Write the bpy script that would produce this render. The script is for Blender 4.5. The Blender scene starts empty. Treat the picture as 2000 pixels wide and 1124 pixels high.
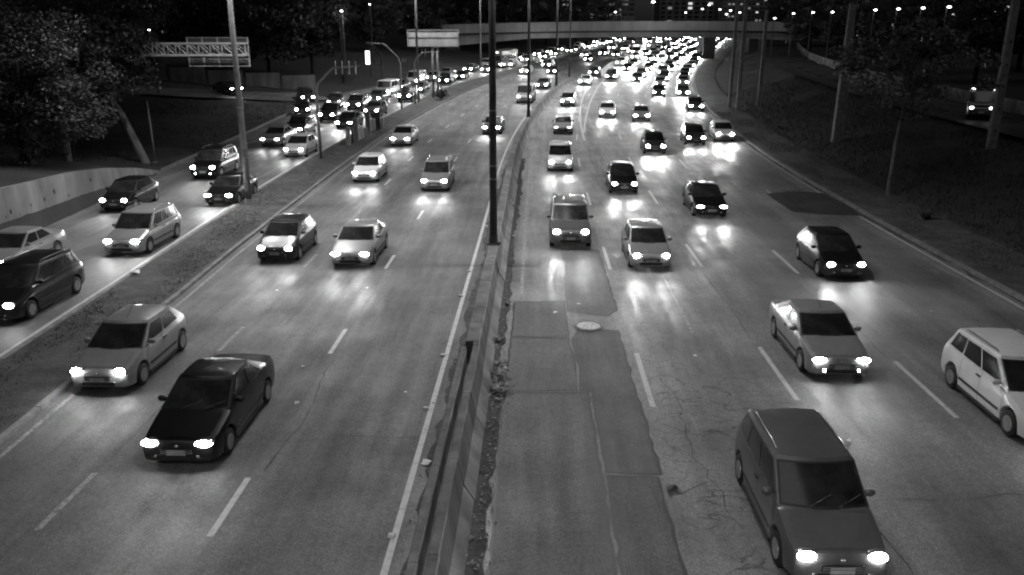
import bpy, math, random
from mathutils import Vector, Matrix
R = math.radians
random.seed(23)
scene = bpy.context.scene
col = scene.collection

# ------------------------------------------------------------------ camera
F, CAMH, CX, CY, VPX, VPY = 1600.0, 8.8, 1000.0, 562.0, 1050.0, 72.0
PITCH = math.atan((CY - VPY) / F)
YAW = math.atan((VPX - CX) / F * math.cos(PITCH))
cam_d = bpy.data.cameras.new('camera')
cam_d.sensor_width = 36.0
cam_d.lens = 36.0 * F / 2000.0
cam_d.clip_start = 0.2
cam_d.clip_end = 5000
cam = bpy.data.objects.new('camera', cam_d)
col.objects.link(cam)
cam.location = (0, 0, CAMH)
cam.rotation_euler = (R(90) - PITCH, 0, YAW)
scene.camera = cam

# ------------------------------------------------------------------ world, glow of the city, exposure
SUN_EL, SUN_AZ = R(62), R(200)
world = bpy.data.worlds.new('World')
scene.world = world
world.use_nodes = True
wn, wl = world.node_tree.nodes, world.node_tree.links
wn.clear()
sky = wn.new('ShaderNodeTexSky')
sky.sky_type = 'NISHITA'
sky.sun_disc = False
sky.sun_elevation = R(2)
sky.sun_rotation = SUN_AZ
bw = wn.new('ShaderNodeRGBToBW')
bgn = wn.new('ShaderNodeBackground')
bgn.inputs['Strength'].default_value = 0.012
wo = wn.new('ShaderNodeOutputWorld')
wl.new(sky.outputs[0], bw.inputs[0])
wl.new(bw.outputs[0], bgn.inputs['Color'])
wl.new(bgn.outputs[0], wo.inputs[0])
sun_d = bpy.data.lights.new('night_glow', 'SUN')
sun_d.energy = 0.24
sun_d.angle = R(40)
sun = bpy.data.objects.new('night_glow', sun_d)
col.objects.link(sun)
sun.rotation_euler = (R(28), 0, R(-20))
vs = scene.view_settings
vs.view_transform = 'Standard'
vs.look = 'None'
vs.exposure = 0.0
vs.gamma = 1.0
scene.cycles.sample_clamp_indirect = 4.0
scene.cycles.sample_clamp_direct = 0.0
scene.cycles.max_bounces = 4
scene.cycles.diffuse_bounces = 2
scene.cycles.glossy_bounces = 2
scene.cycles.transmission_bounces = 2
scene.cycles.caustics_reflective = False
scene.cycles.caustics_refractive = False
scene.cycles.use_denoising = True
scene.cycles.filter_width = 2.1
STREET_W = 6600.0      # one street luminaire
BEAM_W = 210.0        # low beams of one car
LENS = 90.0           # headlight lens emission

# ------------------------------------------------------------------ the lie of the land
def lerp_tab(tab, y):
    if y <= tab[0][0]: return tab[0][1]
    for (a, va), (b, vb) in zip(tab, tab[1:]):
        if y <= b: return va + (vb - va) * (y - a) / (b - a)
    return tab[-1][1]
def cx(Y):
    u = max(0.0, min(Y, 170.0) - 50.0)
    return 0.0011 * u * u + max(0.0, Y - 170.0) * 0.264
def cslope(Y):
    return 0.0022 * max(0.0, min(Y, 170.0) - 50.0)
def zt(Y):
    u = max(0.0, min(Y, 350.0) - 35.0)
    return 0.033 * u * u / (u + 40.0)
def zslope(Y):
    return (zt(Y + 1) - zt(Y - 1)) / 2
T_LOCAL_L = [(10, -23.4), (37, -23.8), (53, -24.9), (61, -25.4), (73, -26.2), (83, -27.2), (95, -28.6), (106, -29.4), (117, -28.2), (139, -25.8), (170, -24.6)]
T_LOCAL_R = [(10, -14.7), (21, -15.1), (45, -16.4), (69, -16.6), (91, -16.9), (119, -18.0), (150, -17.2)]
T_MAIN_L = [(10, -11.7), (16, -12.0), (33, -12.9), (42, -13.2), (65, -13.5), (100, -13.8), (140, -13.9)]
T_WALL = [(10, 3.0), (20, 2.8), (36, 2.3), (42, 2.0), (46, 1.55), (50, 0.9), (54, 0.0)]
local_l = lambda Y: lerp_tab(T_LOCAL_L, Y)
local_r = lambda Y: lerp_tab(T_LOCAL_R, Y)
main_l = lambda Y: lerp_tab(T_MAIN_L, Y)
wall_h = lambda Y: lerp_tab(T_WALL, Y)
RIGHT_EDGE = 16.9
def sstep(a, b, x):
    t = max(0.0, min(1.0, (x - a) / (b - a)))
    return t * t * (3 - 2 * t)
def rise(o, Y):
    l = local_l(Y) - 0.3 - o
    if l > 0:
        return max(wall_h(Y) - 0.15, 0.0) + 0.11 * min(l, 26) + 0.02 * max(0, min(l - 26, 120))
    r = o - 20.3
    if r > 0:
        return 0.24 * min(r, 10.5) + 0.03 * max(0, min(r - 27, 150))
    return 0.0
def hz(x, Y):
    return zt(Y) + rise(x - cx(Y), Y)
def ray(px, py):
    cp, sp, cy, sy = math.cos(PITCH), math.sin(PITCH), math.cos(YAW), math.sin(YAW)
    f = Vector((-sy * cp, cy * cp, -sp)); r = Vector((cy, sy, 0)); u = Vector((-sy * sp, cy * sp, cp))
    return f + r * ((px - CX) / F) + u * (-(py - CY) / F)
def at(px, py, Y):
    """point of the picture's ray at the distance Y along the road"""
    d = ray(px, py); t = Y / d.y
    return Vector((d.x * t, Y, CAMH + d.z * t))
def gp(px, py):
    d = ray(px, py); t = 5.0
    while t < 900:
        if CAMH + d.z * t <= hz(d.x * t, d.y * t): break
        t += 0.03 * max(1.0, t / 60)
    return Vector((d.x * t, d.y * t, hz(d.x * t, d.y * t)))

# ------------------------------------------------------------------ materials (the photograph is black and white: greys only)
def nmat(name):
    m = bpy.data.materials.new(name); m.use_nodes = True
    n, l = m.node_tree.nodes, m.node_tree.links
    return m, n, l, n['Principled BSDF']
def g3(v): return (v, v, v, 1)
def noise_mat(name, lo, hi, scale=3.0, rough=0.7, bump=0.0, bscale=30.0, detail=6, metallic=0.0, stretch=None, spec=0.5, coat=0.0, lo_p=0.35, hi_p=0.68, big=None):
    m, n, l, b = nmat(name)
    tc = n.new('ShaderNodeTexCoord')
    src = tc.outputs['Object']
    if stretch:
        mp = n.new('ShaderNodeMapping'); mp.inputs['Scale'].default_value = stretch
        l.new(src, mp.inputs[0]); vec = mp.outputs[0]
    else: vec = src
    t = n.new('ShaderNodeTexNoise'); t.inputs['Scale'].default_value = scale; t.inputs['Detail'].default_value = detail
    t.inputs['Roughness'].default_value = 0.65
    l.new(vec, t.inputs['Vector'])
    r = n.new('ShaderNodeValToRGB')
    r.color_ramp.elements[0].position = lo_p; r.color_ramp.elements[0].color = g3(lo)
    r.color_ramp.elements[1].position = hi_p; r.color_ramp.elements[1].color = g3(hi)
    l.new(t.outputs['Fac'], r.inputs[0])
    c = r.outputs[0]
    if big:
        t3 = n.new('ShaderNodeTexNoise'); t3.inputs['Scale'].default_value = big; t3.inputs['Detail'].default_value = 3
        l.new(src, t3.inputs['Vector'])
        mr = n.new('ShaderNodeMapRange'); mr.inputs['From Min'].default_value = 0.3; mr.inputs['From Max'].default_value = 0.7
        mr.inputs['To Min'].default_value = 0.65; mr.inputs['To Max'].default_value = 1.3
        l.new(t3.outputs['Fac'], mr.inputs[0])
        mx = n.new('ShaderNodeMix'); mx.data_type = 'RGBA'; mx.blend_type = 'MULTIPLY'; mx.inputs['Factor'].default_value = 1
        l.new(c, mx.inputs['A']); l.new(mr.outputs[0], mx.inputs['B']); c = mx.outputs['Result']
    l.new(c, b.inputs['Base Color'])
    b.inputs['Roughness'].default_value = rough
    b.inputs['Metallic'].default_value = metallic
    b.inputs['Specular IOR Level'].default_value = spec
    b.inputs['Coat Weight'].default_value = coat
    b.inputs['Coat Roughness'].default_value = 0.08
    if bump:
        t2 = n.new('ShaderNodeTexNoise'); t2.inputs['Scale'].default_value = bscale; t2.inputs['Detail'].default_value = 4
        l.new(src, t2.inputs['Vector'])
        bp = n.new('ShaderNodeBump'); bp.inputs['Strength'].default_value = bump; bp.inputs['Distance'].default_value = 0.03
        l.new(t2.outputs['Fac'], bp.inputs['Height']); l.new(bp.outputs[0], b.inputs['Normal'])
    return m
def emit_mat(name, v, strength):
    m = bpy.data.materials.new(name); m.use_nodes = True
    n, l = m.node_tree.nodes, m.node_tree.links
    n.clear()
    e = n.new('ShaderNodeEmission'); e.inputs[0].default_value = g3(v); e.inputs[1].default_value = strength
    o = n.new('ShaderNodeOutputMaterial'); l.new(e.outputs[0], o.inputs[0])
    return m

def asphalt_mat(name, lo, hi, rough_lo, rough_hi, cracks=None, bumpk=0.35, ripple=0.0, lane=None):
    m, n, l, b = nmat(name)
    tc = n.new('ShaderNodeTexCoord'); src = tc.outputs['Object']
    def noise(scale, detail=5, vec=None, rgh=0.6):
        t = n.new('ShaderNodeTexNoise'); t.inputs['Scale'].default_value = scale; t.inputs['Detail'].default_value = detail
        t.inputs['Roughness'].default_value = rgh
        l.new(vec or src, t.inputs['Vector']); return t.outputs['Fac']
    def mapr(v, a, bb, c, d):
        q = n.new('ShaderNodeMapRange')
        for k, x in zip(('From Min', 'From Max', 'To Min', 'To Max'), (a, bb, c, d)): q.inputs[k].default_value = x
        l.new(v, q.inputs[0]); return q.outputs[0]
    def math2(op, a, bb):
        q = n.new('ShaderNodeMath'); q.operation = op
        for i, x in enumerate((a, bb)):
            if isinstance(x, (int, float)): q.inputs[i].default_value = x
            else: l.new(x, q.inputs[i])
        return q.outputs[0]
    mp = n.new('ShaderNodeMapping'); mp.inputs['Scale'].default_value = (1.1, 0.03, 1)
    l.new(src, mp.inputs[0])
    streak = mapr(noise(1.0, 4, mp.outputs[0]), 0.3, 0.7, 0.72, 1.2)
    blotch = mapr(noise(0.28, 6), 0.3, 0.7, 0.62, 1.38)
    speck = math2('MULTIPLY', mapr(noise(38.0, 2), 0.32, 0.7, 0.45, 1.6), mapr(noise(14.0, 3), 0.32, 0.7, 0.72, 1.3))
    mid = mapr(noise(4.5, 5), 0.3, 0.7, 0.85, 1.15)
    f = math2('MULTIPLY', math2('MULTIPLY', streak, blotch), math2('MULTIPLY', speck, mid))
    fleck = mapr(noise(26.0, 2, None, .4), 0.66, 0.76, 1.0, 2.1)
    v = math2('MULTIPLY', math2('MULTIPLY', f, fleck), (lo + hi) / 2)
    if lane:
        sp = n.new('ShaderNodeSeparateXYZ'); l.new(src, sp.inputs[0])
        u = math2('MAXIMUM', math2('SUBTRACT', sp.outputs['Y'], 50.0), 0.0)
        off = math2('SUBTRACT', sp.outputs['X'], math2('MULTIPLY', math2('MULTIPLY', u, u), 0.0011))
        ph = math2('MULTIPLY', math2('SUBTRACT', off, lane[0]), 2 * math.pi / lane[1])
        ph = math2('ADD', ph, math2('MULTIPLY', noise(0.5, 3), 1.2))
        wear = math2('ADD', math2('MULTIPLY', math2('COSINE', ph, 0.0), 0.13), math2('MULTIPLY', math2('COSINE', math2('MULTIPLY', ph, 2.0), 0.0), -0.07))
        v = math2('MULTIPLY', v, math2('ADD', wear, 1.0))
        stain = mapr(noise(1.7, 6, None, .7), 0.60, 0.72, 1.0, 0.72)
        v = math2('MULTIPLY', v, stain)
    height = math2('ADD', math2('MULTIPLY', noise(45.0, 3), 0.5), math2('MULTIPLY', noise(9.0, 3), 0.25))
    if ripple:
        mpr = n.new('ShaderNodeMapping'); mpr.inputs['Scale'].default_value = (0.25, 1.6, 1)
        l.new(src, mpr.inputs[0])
        height = math2('ADD', height, math2('MULTIPLY', noise(1.0, 2, mpr.outputs[0]), ripple))
    if cracks:
        x0, x1, y0, y1 = cracks
        sx = n.new('ShaderNodeSeparateXYZ'); l.new(src, sx.inputs[0])
        wob = n.new('ShaderNodeTexNoise'); wob.inputs['Scale'].default_value = 1.4; wob.inputs['Detail'].default_value = 4
        l.new(src, wob.inputs['Vector'])
        va = n.new('ShaderNodeVectorMath'); va.operation = 'MULTIPLY_ADD'
        va.inputs[1].default_value = (0.9, 0.9, 0)
        l.new(wob.outputs['Color'], va.inputs[0]); l.new(src, va.inputs[2])
        mp2 = n.new('ShaderNodeMapping'); mp2.inputs['Scale'].default_value = (0.9, 2.0, 1)
        l.new(va.outputs[0], mp2.inputs[0])
        vo = n.new('ShaderNodeTexVoronoi'); vo.feature = 'DISTANCE_TO_EDGE'; vo.inputs['Scale'].default_value = 1.25
        l.new(mp2.outputs[0], vo.inputs['Vector'])
        line = mapr(vo.outputs['Distance'], 0.0, 0.05, 1.0, 0.0)
        mx_ = math2('MULTIPLY', mapr(sx.outputs['X'], x0 - .6, x0 + .5, 0, 1), mapr(sx.outputs['X'], x1 - .5, x1 + .9, 1, 0))
        my_ = math2('MULTIPLY', mapr(sx.outputs['Y'], y0 - 1, y0 + 1, 0, 1), mapr(sx.outputs['Y'], y1 - 2, y1 + 3, 1, 0))
        patchy = mapr(noise(0.9, 4), 0.40, 0.56, 0.0, 1.0)
        msk = math2('MULTIPLY', math2('MULTIPLY', mx_, my_), patchy)
        ln = math2('MULTIPLY', line, msk)
        v = math2('MULTIPLY', v, mapr(ln, 0, 1, 1.0, 0.22))
        height = math2('ADD', height, math2('MULTIPLY', ln, -.5))
    cc = n.new('ShaderNodeCombineColor')
    for i in range(3): l.new(v, cc.inputs[i])
    l.new(cc.outputs[0], b.inputs['Base Color'])
    mpq = n.new('ShaderNodeMapping'); mpq.inputs['Scale'].default_value = (2.4, 0.22, 1)
    l.new(src, mpq.inputs[0])
    rr = math2('ADD', math2('MULTIPLY', noise(0.6, 5), 0.35), math2('MULTIPLY', noise(1.0, 6, mpq.outputs[0], .7), 0.65))
    l.new(mapr(rr, 0.38, 0.62, rough_lo, rough_hi), b.inputs['Roughness'])
    b.inputs['Specular IOR Level'].default_value = 0.5
    bp = n.new('ShaderNodeBump'); bp.inputs['Strength'].default_value = bumpk; bp.inputs['Distance'].default_value = 0.02
    l.new(height, bp.inputs['Height']); l.new(bp.outputs[0], b.inputs['Normal'])
    return m

M = {}
M['asph_left'] = asphalt_mat('asphalt_left', .08, .105, .50, .82, lane=(-2.6, 3.33))
M['asph_right'] = asphalt_mat('asphalt_right', .125, .165, .40, .78, lane=(2.95, 3.6), cracks=(3.0, 5.6, 9, 22), ripple=0.5)
M['asph_local'] = asphalt_mat('asphalt_local', .09, .12, .42, .76, lane=(-16.6, 3.8))
M['patch_a'] = asphalt_mat('asphalt_patch_smooth', .062, .085, .55, .75, ripple=.8)
M['patch_b'] = asphalt_mat('asphalt_patch_coarse', .034, .048, .5, .7, bumpk=.6)
M['patch_dark'] = asphalt_mat('asphalt_patch_dark', .03, .04, .5, .65)
M['dirt'] = noise_mat('gutter_dirt', .03, .07, 5, .95, bump=.6, bscale=25, big=1.0)
M['tar'] = noise_mat('tar_seam', .008, .02, 6, .5)
M['paint_line'] = noise_mat('road_paint', .20, .42, 5, .6, bump=.3, lo_p=.25, hi_p=.5)
M['paint_old'] = noise_mat('road_paint_worn', .11, .30, 7, .65, lo_p=.4, hi_p=.62)
M['earth'] = noise_mat('earth', .010, .028, .35, .95, bump=.6, bscale=6, big=.06)
M['verge'] = noise_mat('verge_soil', .035, .085, 1.6, .95, bump=.8, bscale=9, big=.25)
M['bank'] = noise_mat('dry_verge', .03, .085, 1.3, .95, bump=.8, bscale=9, big=.3)
M['kerb'] = noise_mat('kerb_concrete', .10, .22, 2.5, .85, bump=.4, bscale=20)
M['concrete'] = noise_mat('concrete', .10, .20, 1.6, .85, bump=.35, bscale=18, stretch=(1, 1, .35), big=.5)
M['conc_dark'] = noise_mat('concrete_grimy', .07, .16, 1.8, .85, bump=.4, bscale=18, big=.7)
M['conc_light'] = noise_mat('concrete_pale_lit', .18, .38, 1.5, .85, bump=.35, bscale=14, stretch=(1, 1, .3), big=.6)
M['conc_wall'] = noise_mat('retaining_concrete', .11, .20, 1.1, .85, bump=.3, bscale=10, stretch=(1, 1, .18), big=.35)
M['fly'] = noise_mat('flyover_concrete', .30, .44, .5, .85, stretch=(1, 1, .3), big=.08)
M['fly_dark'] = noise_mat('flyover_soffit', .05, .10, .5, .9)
M['stain'] = noise_mat('damp_hole_shade', .006, .02, 4, .9)  # near-black for damp holes and for the shade in gap and slots
M['steel'] = noise_mat('galvanised_steel', .16, .30, 3, .5, metallic=.3)
M['steel_dark'] = noise_mat('pole_steel', .035, .07, 3, .6, metallic=.2)
M['steel_pale'] = noise_mat('pole_steel_pale', .13, .22, 2.5, .6, metallic=.2)
M['steel_gantry'] = noise_mat('gantry_steel', .35, .5, 3, .5, metallic=.1)
M['sign_dark'] = noise_mat('gantry_sign_back', .06, .10, 1.2, .6)
M['sign_back'] = noise_mat('sign_back', .10, .16, 1.2, .6)
M['bill'] = noise_mat('billboard_back', .20, .32, .8, .7, big=.3)
M['wood_pole'] = noise_mat('concrete_pole', .11, .24, 3, .9, bump=.3)
M['bark'] = noise_mat('bark', .07, .17, 4, .95, bump=.8, bscale=14, stretch=(1, 1, .3))
M['bark_dark'] = noise_mat('bark_dark', .012, .03, 4, .95)
M['iron'] = noise_mat('cast_iron', .22, .45, 9, .45, metallic=.4, bump=.5, bscale=30)
M['paper'] = noise_mat('paper', .45, .75, 4, .8)
M['rubber'] = noise_mat('tyre_rubber', .008, .018, 12, .8)
M['rim'] = noise_mat('alloy', .25, .4, 6, .35, metallic=.7)
M['black_trim'] = noise_mat('black_trim', .008, .016, 8, .5)
M['plate'] = noise_mat('licence_plate', .25, .4, 6, .5)
M['housing'] = noise_mat('lamp_housing', .3, .5, 5, .2, metallic=.6)
M['interior'] = noise_mat('dark_cabin', .006, .012, 5, .8)
M['glass'] = noise_mat('window_glass', .008, .03, 1.5, .13, spec=.6)
def paint(name, lo, hi, metallic=.0, rough=.3):
    return noise_mat(name, lo, hi, 2.0, rough, metallic=metallic, coat=.25)
M['p_black'] = paint('car_paint_black', .004, .007)
M['p_dark'] = paint('car_paint_dark', .025, .035)
M['p_grey'] = paint('car_paint_grey', .10, .13, .3)
M['p_silver'] = paint('car_paint_silver', .26, .32, .4)
M['p_white'] = paint('car_paint_white', .55, .65)
M['lens'] = emit_mat('headlight_lens', 1, LENS)
M['lens_high'] = emit_mat('headlight_lens_main_beam', 1, LENS * 4)
M['lens_glare'] = emit_mat('headlight_lens_glare', 1, LENS * 2.2)
M['lens_far'] = emit_mat('headlight_lens_dazzling', 1, LENS * 16)
M['lens_low'] = emit_mat('headlight_lens_weak', 1, LENS * .35)
M['lens_dim'] = emit_mat('sidelight_lens', 1, 5)
M['sign_lit'] = emit_mat('lit_panel', 1, 3.0)
M['lamp_lit'] = emit_mat('street_lamp_lens', 1, 40)
M['lamp_far'] = emit_mat('far_lamp_lens', 1, 14)
M['win_lit'] = emit_mat('lit_window', 1, .75)
M['win_dim'] = emit_mat('dim_window', 1, .22)
def leaf_mat(name, lo, hi):
    m, n, l, b = nmat(name)
    ge = n.new('ShaderNodeNewGeometry'); r = n.new('ShaderNodeValToRGB')
    r.color_ramp.elements[0].color = g3(lo); r.color_ramp.elements[1].color = g3(hi)
    l.new(ge.outputs['Random Per Island'], r.inputs[0]); l.new(r.outputs[0], b.inputs['Base Color'])
    b.inputs['Roughness'].default_value = .55
    return m
M['leaf'] = leaf_mat('leaf', .018, .062)
M['leaf_pale'] = leaf_mat('leaf_lightened', .06, .18)  # leaf colour raised in place of the light missing on the right bank
M['leaf_dark'] = leaf_mat('leaf_shade_tree', .02, .06)
M['grass'] = leaf_mat('grass_blade', .05, .12)
M['grass_dark'] = leaf_mat('grass_blade_dark', .008, .026)
M['litter'] = leaf_mat('dead_leaf', .02, .16)
M['bldg'] = noise_mat('building_render', .05, .08, .2, .9)
M['bldg2'] = noise_mat('building_render_pale', .10, .15, .2, .9)

# ------------------------------------------------------------------ mesh helpers
def mesh(name, v, f, mats, smooth=False, mi=None):
    me = bpy.data.meshes.new(name)
    me.from_pydata([tuple(p) for p in v], [], f)
    for m in (mats if isinstance(mats, (list, tuple)) else [mats]): me.materials.append(M[m] if isinstance(m, str) else m)
    if mi:
        for p, k in zip(me.polygons, mi): p.material_index = k
    if smooth:
        for p in me.polygons: p.use_smooth = True
    me.update()
    return me
def link(name, me, parent=None, loc=None, rot=None):
    o = bpy.data.objects.new(name, me); col.objects.link(o)
    if parent is not None: o.parent = parent
    if loc is not None: o.location = loc
    if rot is not None: o.rotation_euler = rot
    return o
def tag(o, label=None, cat=None, group=None, kind=None):
    if label: o['label'] = label
    if cat: o['category'] = cat
    if group: o['group'] = group
    if kind: o['kind'] = kind
    return o
def empty(name, loc=(0, 0, 0), rot=(0, 0, 0)):
    o = bpy.data.objects.new(name, None); col.objects.link(o)
    o.empty_display_size = .3; o.location = loc; o.rotation_euler = rot
    return o
class MB:
    def __init__(s): s.v, s.f = [], []
    def poly(s, pts, faces):
        n = len(s.v); s.v += [Vector(p) for p in pts]; s.f += [tuple(i + n for i in f) for f in faces]; return s
    def box(s, c, d, rot=None, taper=1.0):
        x, y, z = d[0] / 2, d[1] / 2, d[2] / 2
        P = [Vector((a * x * (taper if k > 0 else 1), b * y * (taper if k > 0 else 1), k * z)) for k in (-1, 1) for b in (-1, 1) for a in (-1, 1)]
        if rot is not None: P = [rot @ p for p in P]
        c = Vector(c)
        return s.poly([p + c for p in P], [(0, 2, 3, 1), (4, 5, 7, 6), (0, 1, 5, 4), (2, 6, 7, 3), (0, 4, 6, 2), (1, 3, 7, 5)])
    def tube(s, pts, radii, n=10, cap=True):
        pts = [Vector(p) for p in pts]; rings = []; V = []; Fc = []
        for i, p in enumerate(pts):
            d = (pts[min(i + 1, len(pts) - 1)] - pts[max(i - 1, 0)]).normalized()
            a = d.orthogonal().normalized() if i == 0 else (rings[-1] - d * rings[-1].dot(d)).normalized()
            rings.append(a); b = d.cross(a)
            r = radii[i] if isinstance(radii, (list, tuple)) else radii
            V += [p + (a * math.cos(2 * math.pi * k / n) + b * math.sin(2 * math.pi * k / n)) * r for k in range(n)]
        for i in range(len(pts) - 1):
            for k in range(n):
                k2 = (k + 1) % n
                Fc.append((i * n + k, i * n + k2, (i + 1) * n + k2, (i + 1) * n + k))
        if cap:
            Fc.append(tuple(reversed(range(n)))); Fc.append(tuple((len(pts) - 1) * n + k for k in range(n)))
        return s.poly(V, Fc)
    def ellipsoid(s, c, r, nu=10, nv=6):
        c = Vector(c); V = [c + Vector((0, 0, r[2]))]; Fc = []
        for j in range(1, nv):
            t = math.pi * j / nv
            V += [c + Vector((r[0] * math.sin(t) * math.cos(2 * math.pi * k / nu), r[1] * math.sin(t) * math.sin(2 * math.pi * k / nu), r[2] * math.cos(t))) for k in range(nu)]
        V.append(c - Vector((0, 0, r[2])))
        for k in range(nu):
            k2 = (k + 1) % nu
            Fc.append((0, 1 + k, 1 + k2))
            for j in range(nv - 2): Fc.append((1 + j * nu + k, 1 + (j + 1) * nu + k, 1 + (j + 1) * nu + k2, 1 + j * nu + k2))
            Fc.append((len(V) - 1, 1 + (nv - 2) * nu + k2, 1 + (nv - 2) * nu + k))
        return s.poly(V, Fc)
    def mesh(s, name, mat, smooth=False): return mesh(name, s.v, s.f, mat, smooth)
    def build(s, name, mat, parent=None, smooth=False, loc=None, rot=None): return link(name, s.mesh(name, mat, smooth), parent, loc, rot)

def ystations(y0, y1):
    out = [y0]; y = math.floor(y0)
    while True:
        y += 1 if y < 60 else (2 if y < 180 else 5)
        if y >= y1 - 1e-6: break
        if y > y0: out.append(float(y))
    return out + [y1]
def strip(name, ol, orr, y0, y1, dz, mat, parent=None, nx=1, thick=0.0):
    """a sheet lying on the road surface between two offsets from the road's line"""
    fl = ol if callable(ol) else (lambda Y: ol); fr = orr if callable(orr) else (lambda Y: orr)
    V, Fc = [], []; ys = ystations(y0, y1)
    for Y in ys:
        a, b = fl(Y), fr(Y)
        for i in range(nx + 1): V.append((a + (b - a) * i / nx + cx(Y), Y, zt(Y) + dz))
    w = nx + 1
    for j in range(len(ys) - 1):
        for i in range(nx): Fc.append((j * w + i, j * w + i + 1, (j + 1) * w + i + 1, (j + 1) * w + i))
    if thick:
        n0 = len(V); V += [(p[0], p[1], p[2] - thick) for p in V]; last = len(ys) - 1
        for j in range(last):
            Fc.append((j * w, (j + 1) * w, n0 + (j + 1) * w, n0 + j * w))
            Fc.append((j * w + nx, n0 + j * w + nx, n0 + (j + 1) * w + nx, (j + 1) * w + nx))
        Fc.append((0, n0, n0 + nx, nx)); Fc.append((last * w, last * w + nx, n0 + last * w + nx, n0 + last * w))
    return link(name, mesh(name, V, Fc, mat), parent)

# ================================================================== THE SETTING
# ------------------------------------------------------------------ ground: one sheet to the horizon
def build_ground():
    ys = [-30, -15, -5] + ystations(2, 352)[0:] + [370, 400, 450, 520, 620, 800, 1100, 1600, 2400]
    V, Fc = [], []
    for Y in ys:
        ll = local_l(Y)
        cols_ = [-900, -500, -300, -200, -150, -110, -80, -65, -55, -48, -43, -39, -36, -33.5, ll - 1.8, ll - .32, ll + .2, (ll + local_r(Y)) / 2, local_r(Y), main_l(Y), -5, 0, 8, 16.6, 17.0, 20.3, 21.5, 23, 25, 27, 29, 31.5, 35.8, 40, 47, 52, 60, 75, 95, 130, 180, 260, 400, 700, 1200]
        for o in cols_:
            road = ll + .1 < o < 20.2
            x = o + cx(Y)
            z = hz(x, Y) - (.08 if road else 0)
            if not road and (o < -30 or o > 24): z += .18 * math.sin(x * .7 + 1.3 * math.sin(Y * .31)) * math.sin(Y * .43)
            V.append((x, Y, z))
    w = len(cols_)
    for j in range(len(ys) - 1):
        for i in range(w - 1): Fc.append((j * w + i, j * w + i + 1, (j + 1) * w + i + 1, (j + 1) * w + i))
    return tag(link('ground', mesh('ground', V, Fc, 'earth', True)), kind='structure')
ground = build_ground()

# ------------------------------------------------------------------ carriageways
road_left = tag(strip('road_left', lambda Y: main_l(Y), -1.6, 2, 420, 0, 'asph_left', nx=4), kind='structure')
road_right = tag(strip('road_right', -1.6, RIGHT_EDGE, 2, 420, 0, 'asph_right', nx=6), kind='structure')
road_local = tag(strip('road_local', local_l, local_r, 2, 420, 0, 'asph_local', nx=3), kind='structure')
verge_left = tag(strip('verge_left', lambda Y: local_r(Y) + .16, lambda Y: main_l(Y) - .16, 2, 420, .11, 'verge', nx=3), kind='structure')
verge_right = tag(strip('verge_right', RIGHT_EDGE + .2, 20.35, 2, 420, .10, 'bank', nx=3), kind='structure')

# kerbs, stone by stone near the camera
def kerb(name, off, w, y0, y1, h, L=3.0):
    e = tag(empty(name, (0, 0, 0)), kind='structure')
    y = y0; k = 0
    while y < y1:
        step = L if y < 90 else 12.0
        b = min(y + step, y1)
        strip('kerb_stone', lambda Y: off(Y), lambda Y: off(Y) + w, y + .012, b - .012, h + random.uniform(-.012, .012), 'kerb', e, 1, .16)
        y = b; k += 1
    return e
kerb('kerb_verge_road_side', lambda Y: main_l(Y) - .16, .16, 6, 300, .125)
kerb('kerb_verge_local_side', lambda Y: local_r(Y), .16, 12, 300, .125)
kerb('kerb_local_outer', lambda Y: local_l(Y) - .2, .2, 54, 300, .14, 2.0)
kerb('kerb_right', lambda Y: RIGHT_EDGE, .2, 6, 300, .12)

# painted lines
def line(parent, off, w, y0, y1, mat='paint_line', name='edge_line'):
    f = off if callable(off) else (lambda Y: off)
    return strip(name, lambda Y: f(Y) - w / 2, lambda Y: f(Y) + w / 2, y0, y1, .005, mat, parent)
line(road_left, -2.55, .13, 6, 128)
line(road_left, lambda Y: main_l(Y) + .3, .12, 6, 260, 'paint_old')
line(road_local, lambda Y: local_r(Y) - .28, .13, 8, 260)
line(road_right, -.5, .12, 27.2, 62, 'paint_old')
line(road_right, 16.5, .13, 6, 42.4); line(road_right, 16.5, .13, 47.4, 260)
line(road_right, lambda Y: lerp_tab([(69, 3.6), (113, 2.1), (118, 2.0)], Y), .2, 69, 118)
line(road_right, lambda Y: lerp_tab([(74, 3.6), (90, 3.65), (110, 3.5), (130, 3.0), (138, 2.5)], Y), .2, 74, 138)
for k in range(22):
    y = 12.9 + 9.1 * k
    line(road_left, -5.95, .13, y, y + 2.1, name='lane_dash')
    line(road_left, -9.25, .13, y + .1, y + 2.2, 'paint_old' if k < 4 else 'paint_line', name='lane_dash')
for k in range(16):
    y = 18.7 + 12.6 * k
    if k != 0 or True:
        line(road_right, 2.95, .14, y, y + 3.6, name='lane_dash')
    line(road_right, 6.65, .13, y + .5, y + 4.2, name='lane_dash')
    line(road_right, 10.2, .13, y - .4, y + 3.2, name='lane_dash')
    if k >= 2: line(road_right, 13.6, .12, y + 1.4, y + 4.6, name='lane_dash')
    line(road_local, -20.4, .12, y + 9, y + 11.2, 'paint_old', name='lane_dash')
line(road_right, 6.35, .13, 15.7, 18.3, 'paint_old', 'lane_dash')
line(road_right, 4.9, .10, 24.0, 30.5, 'paint_old', 'lane_dash')

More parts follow.
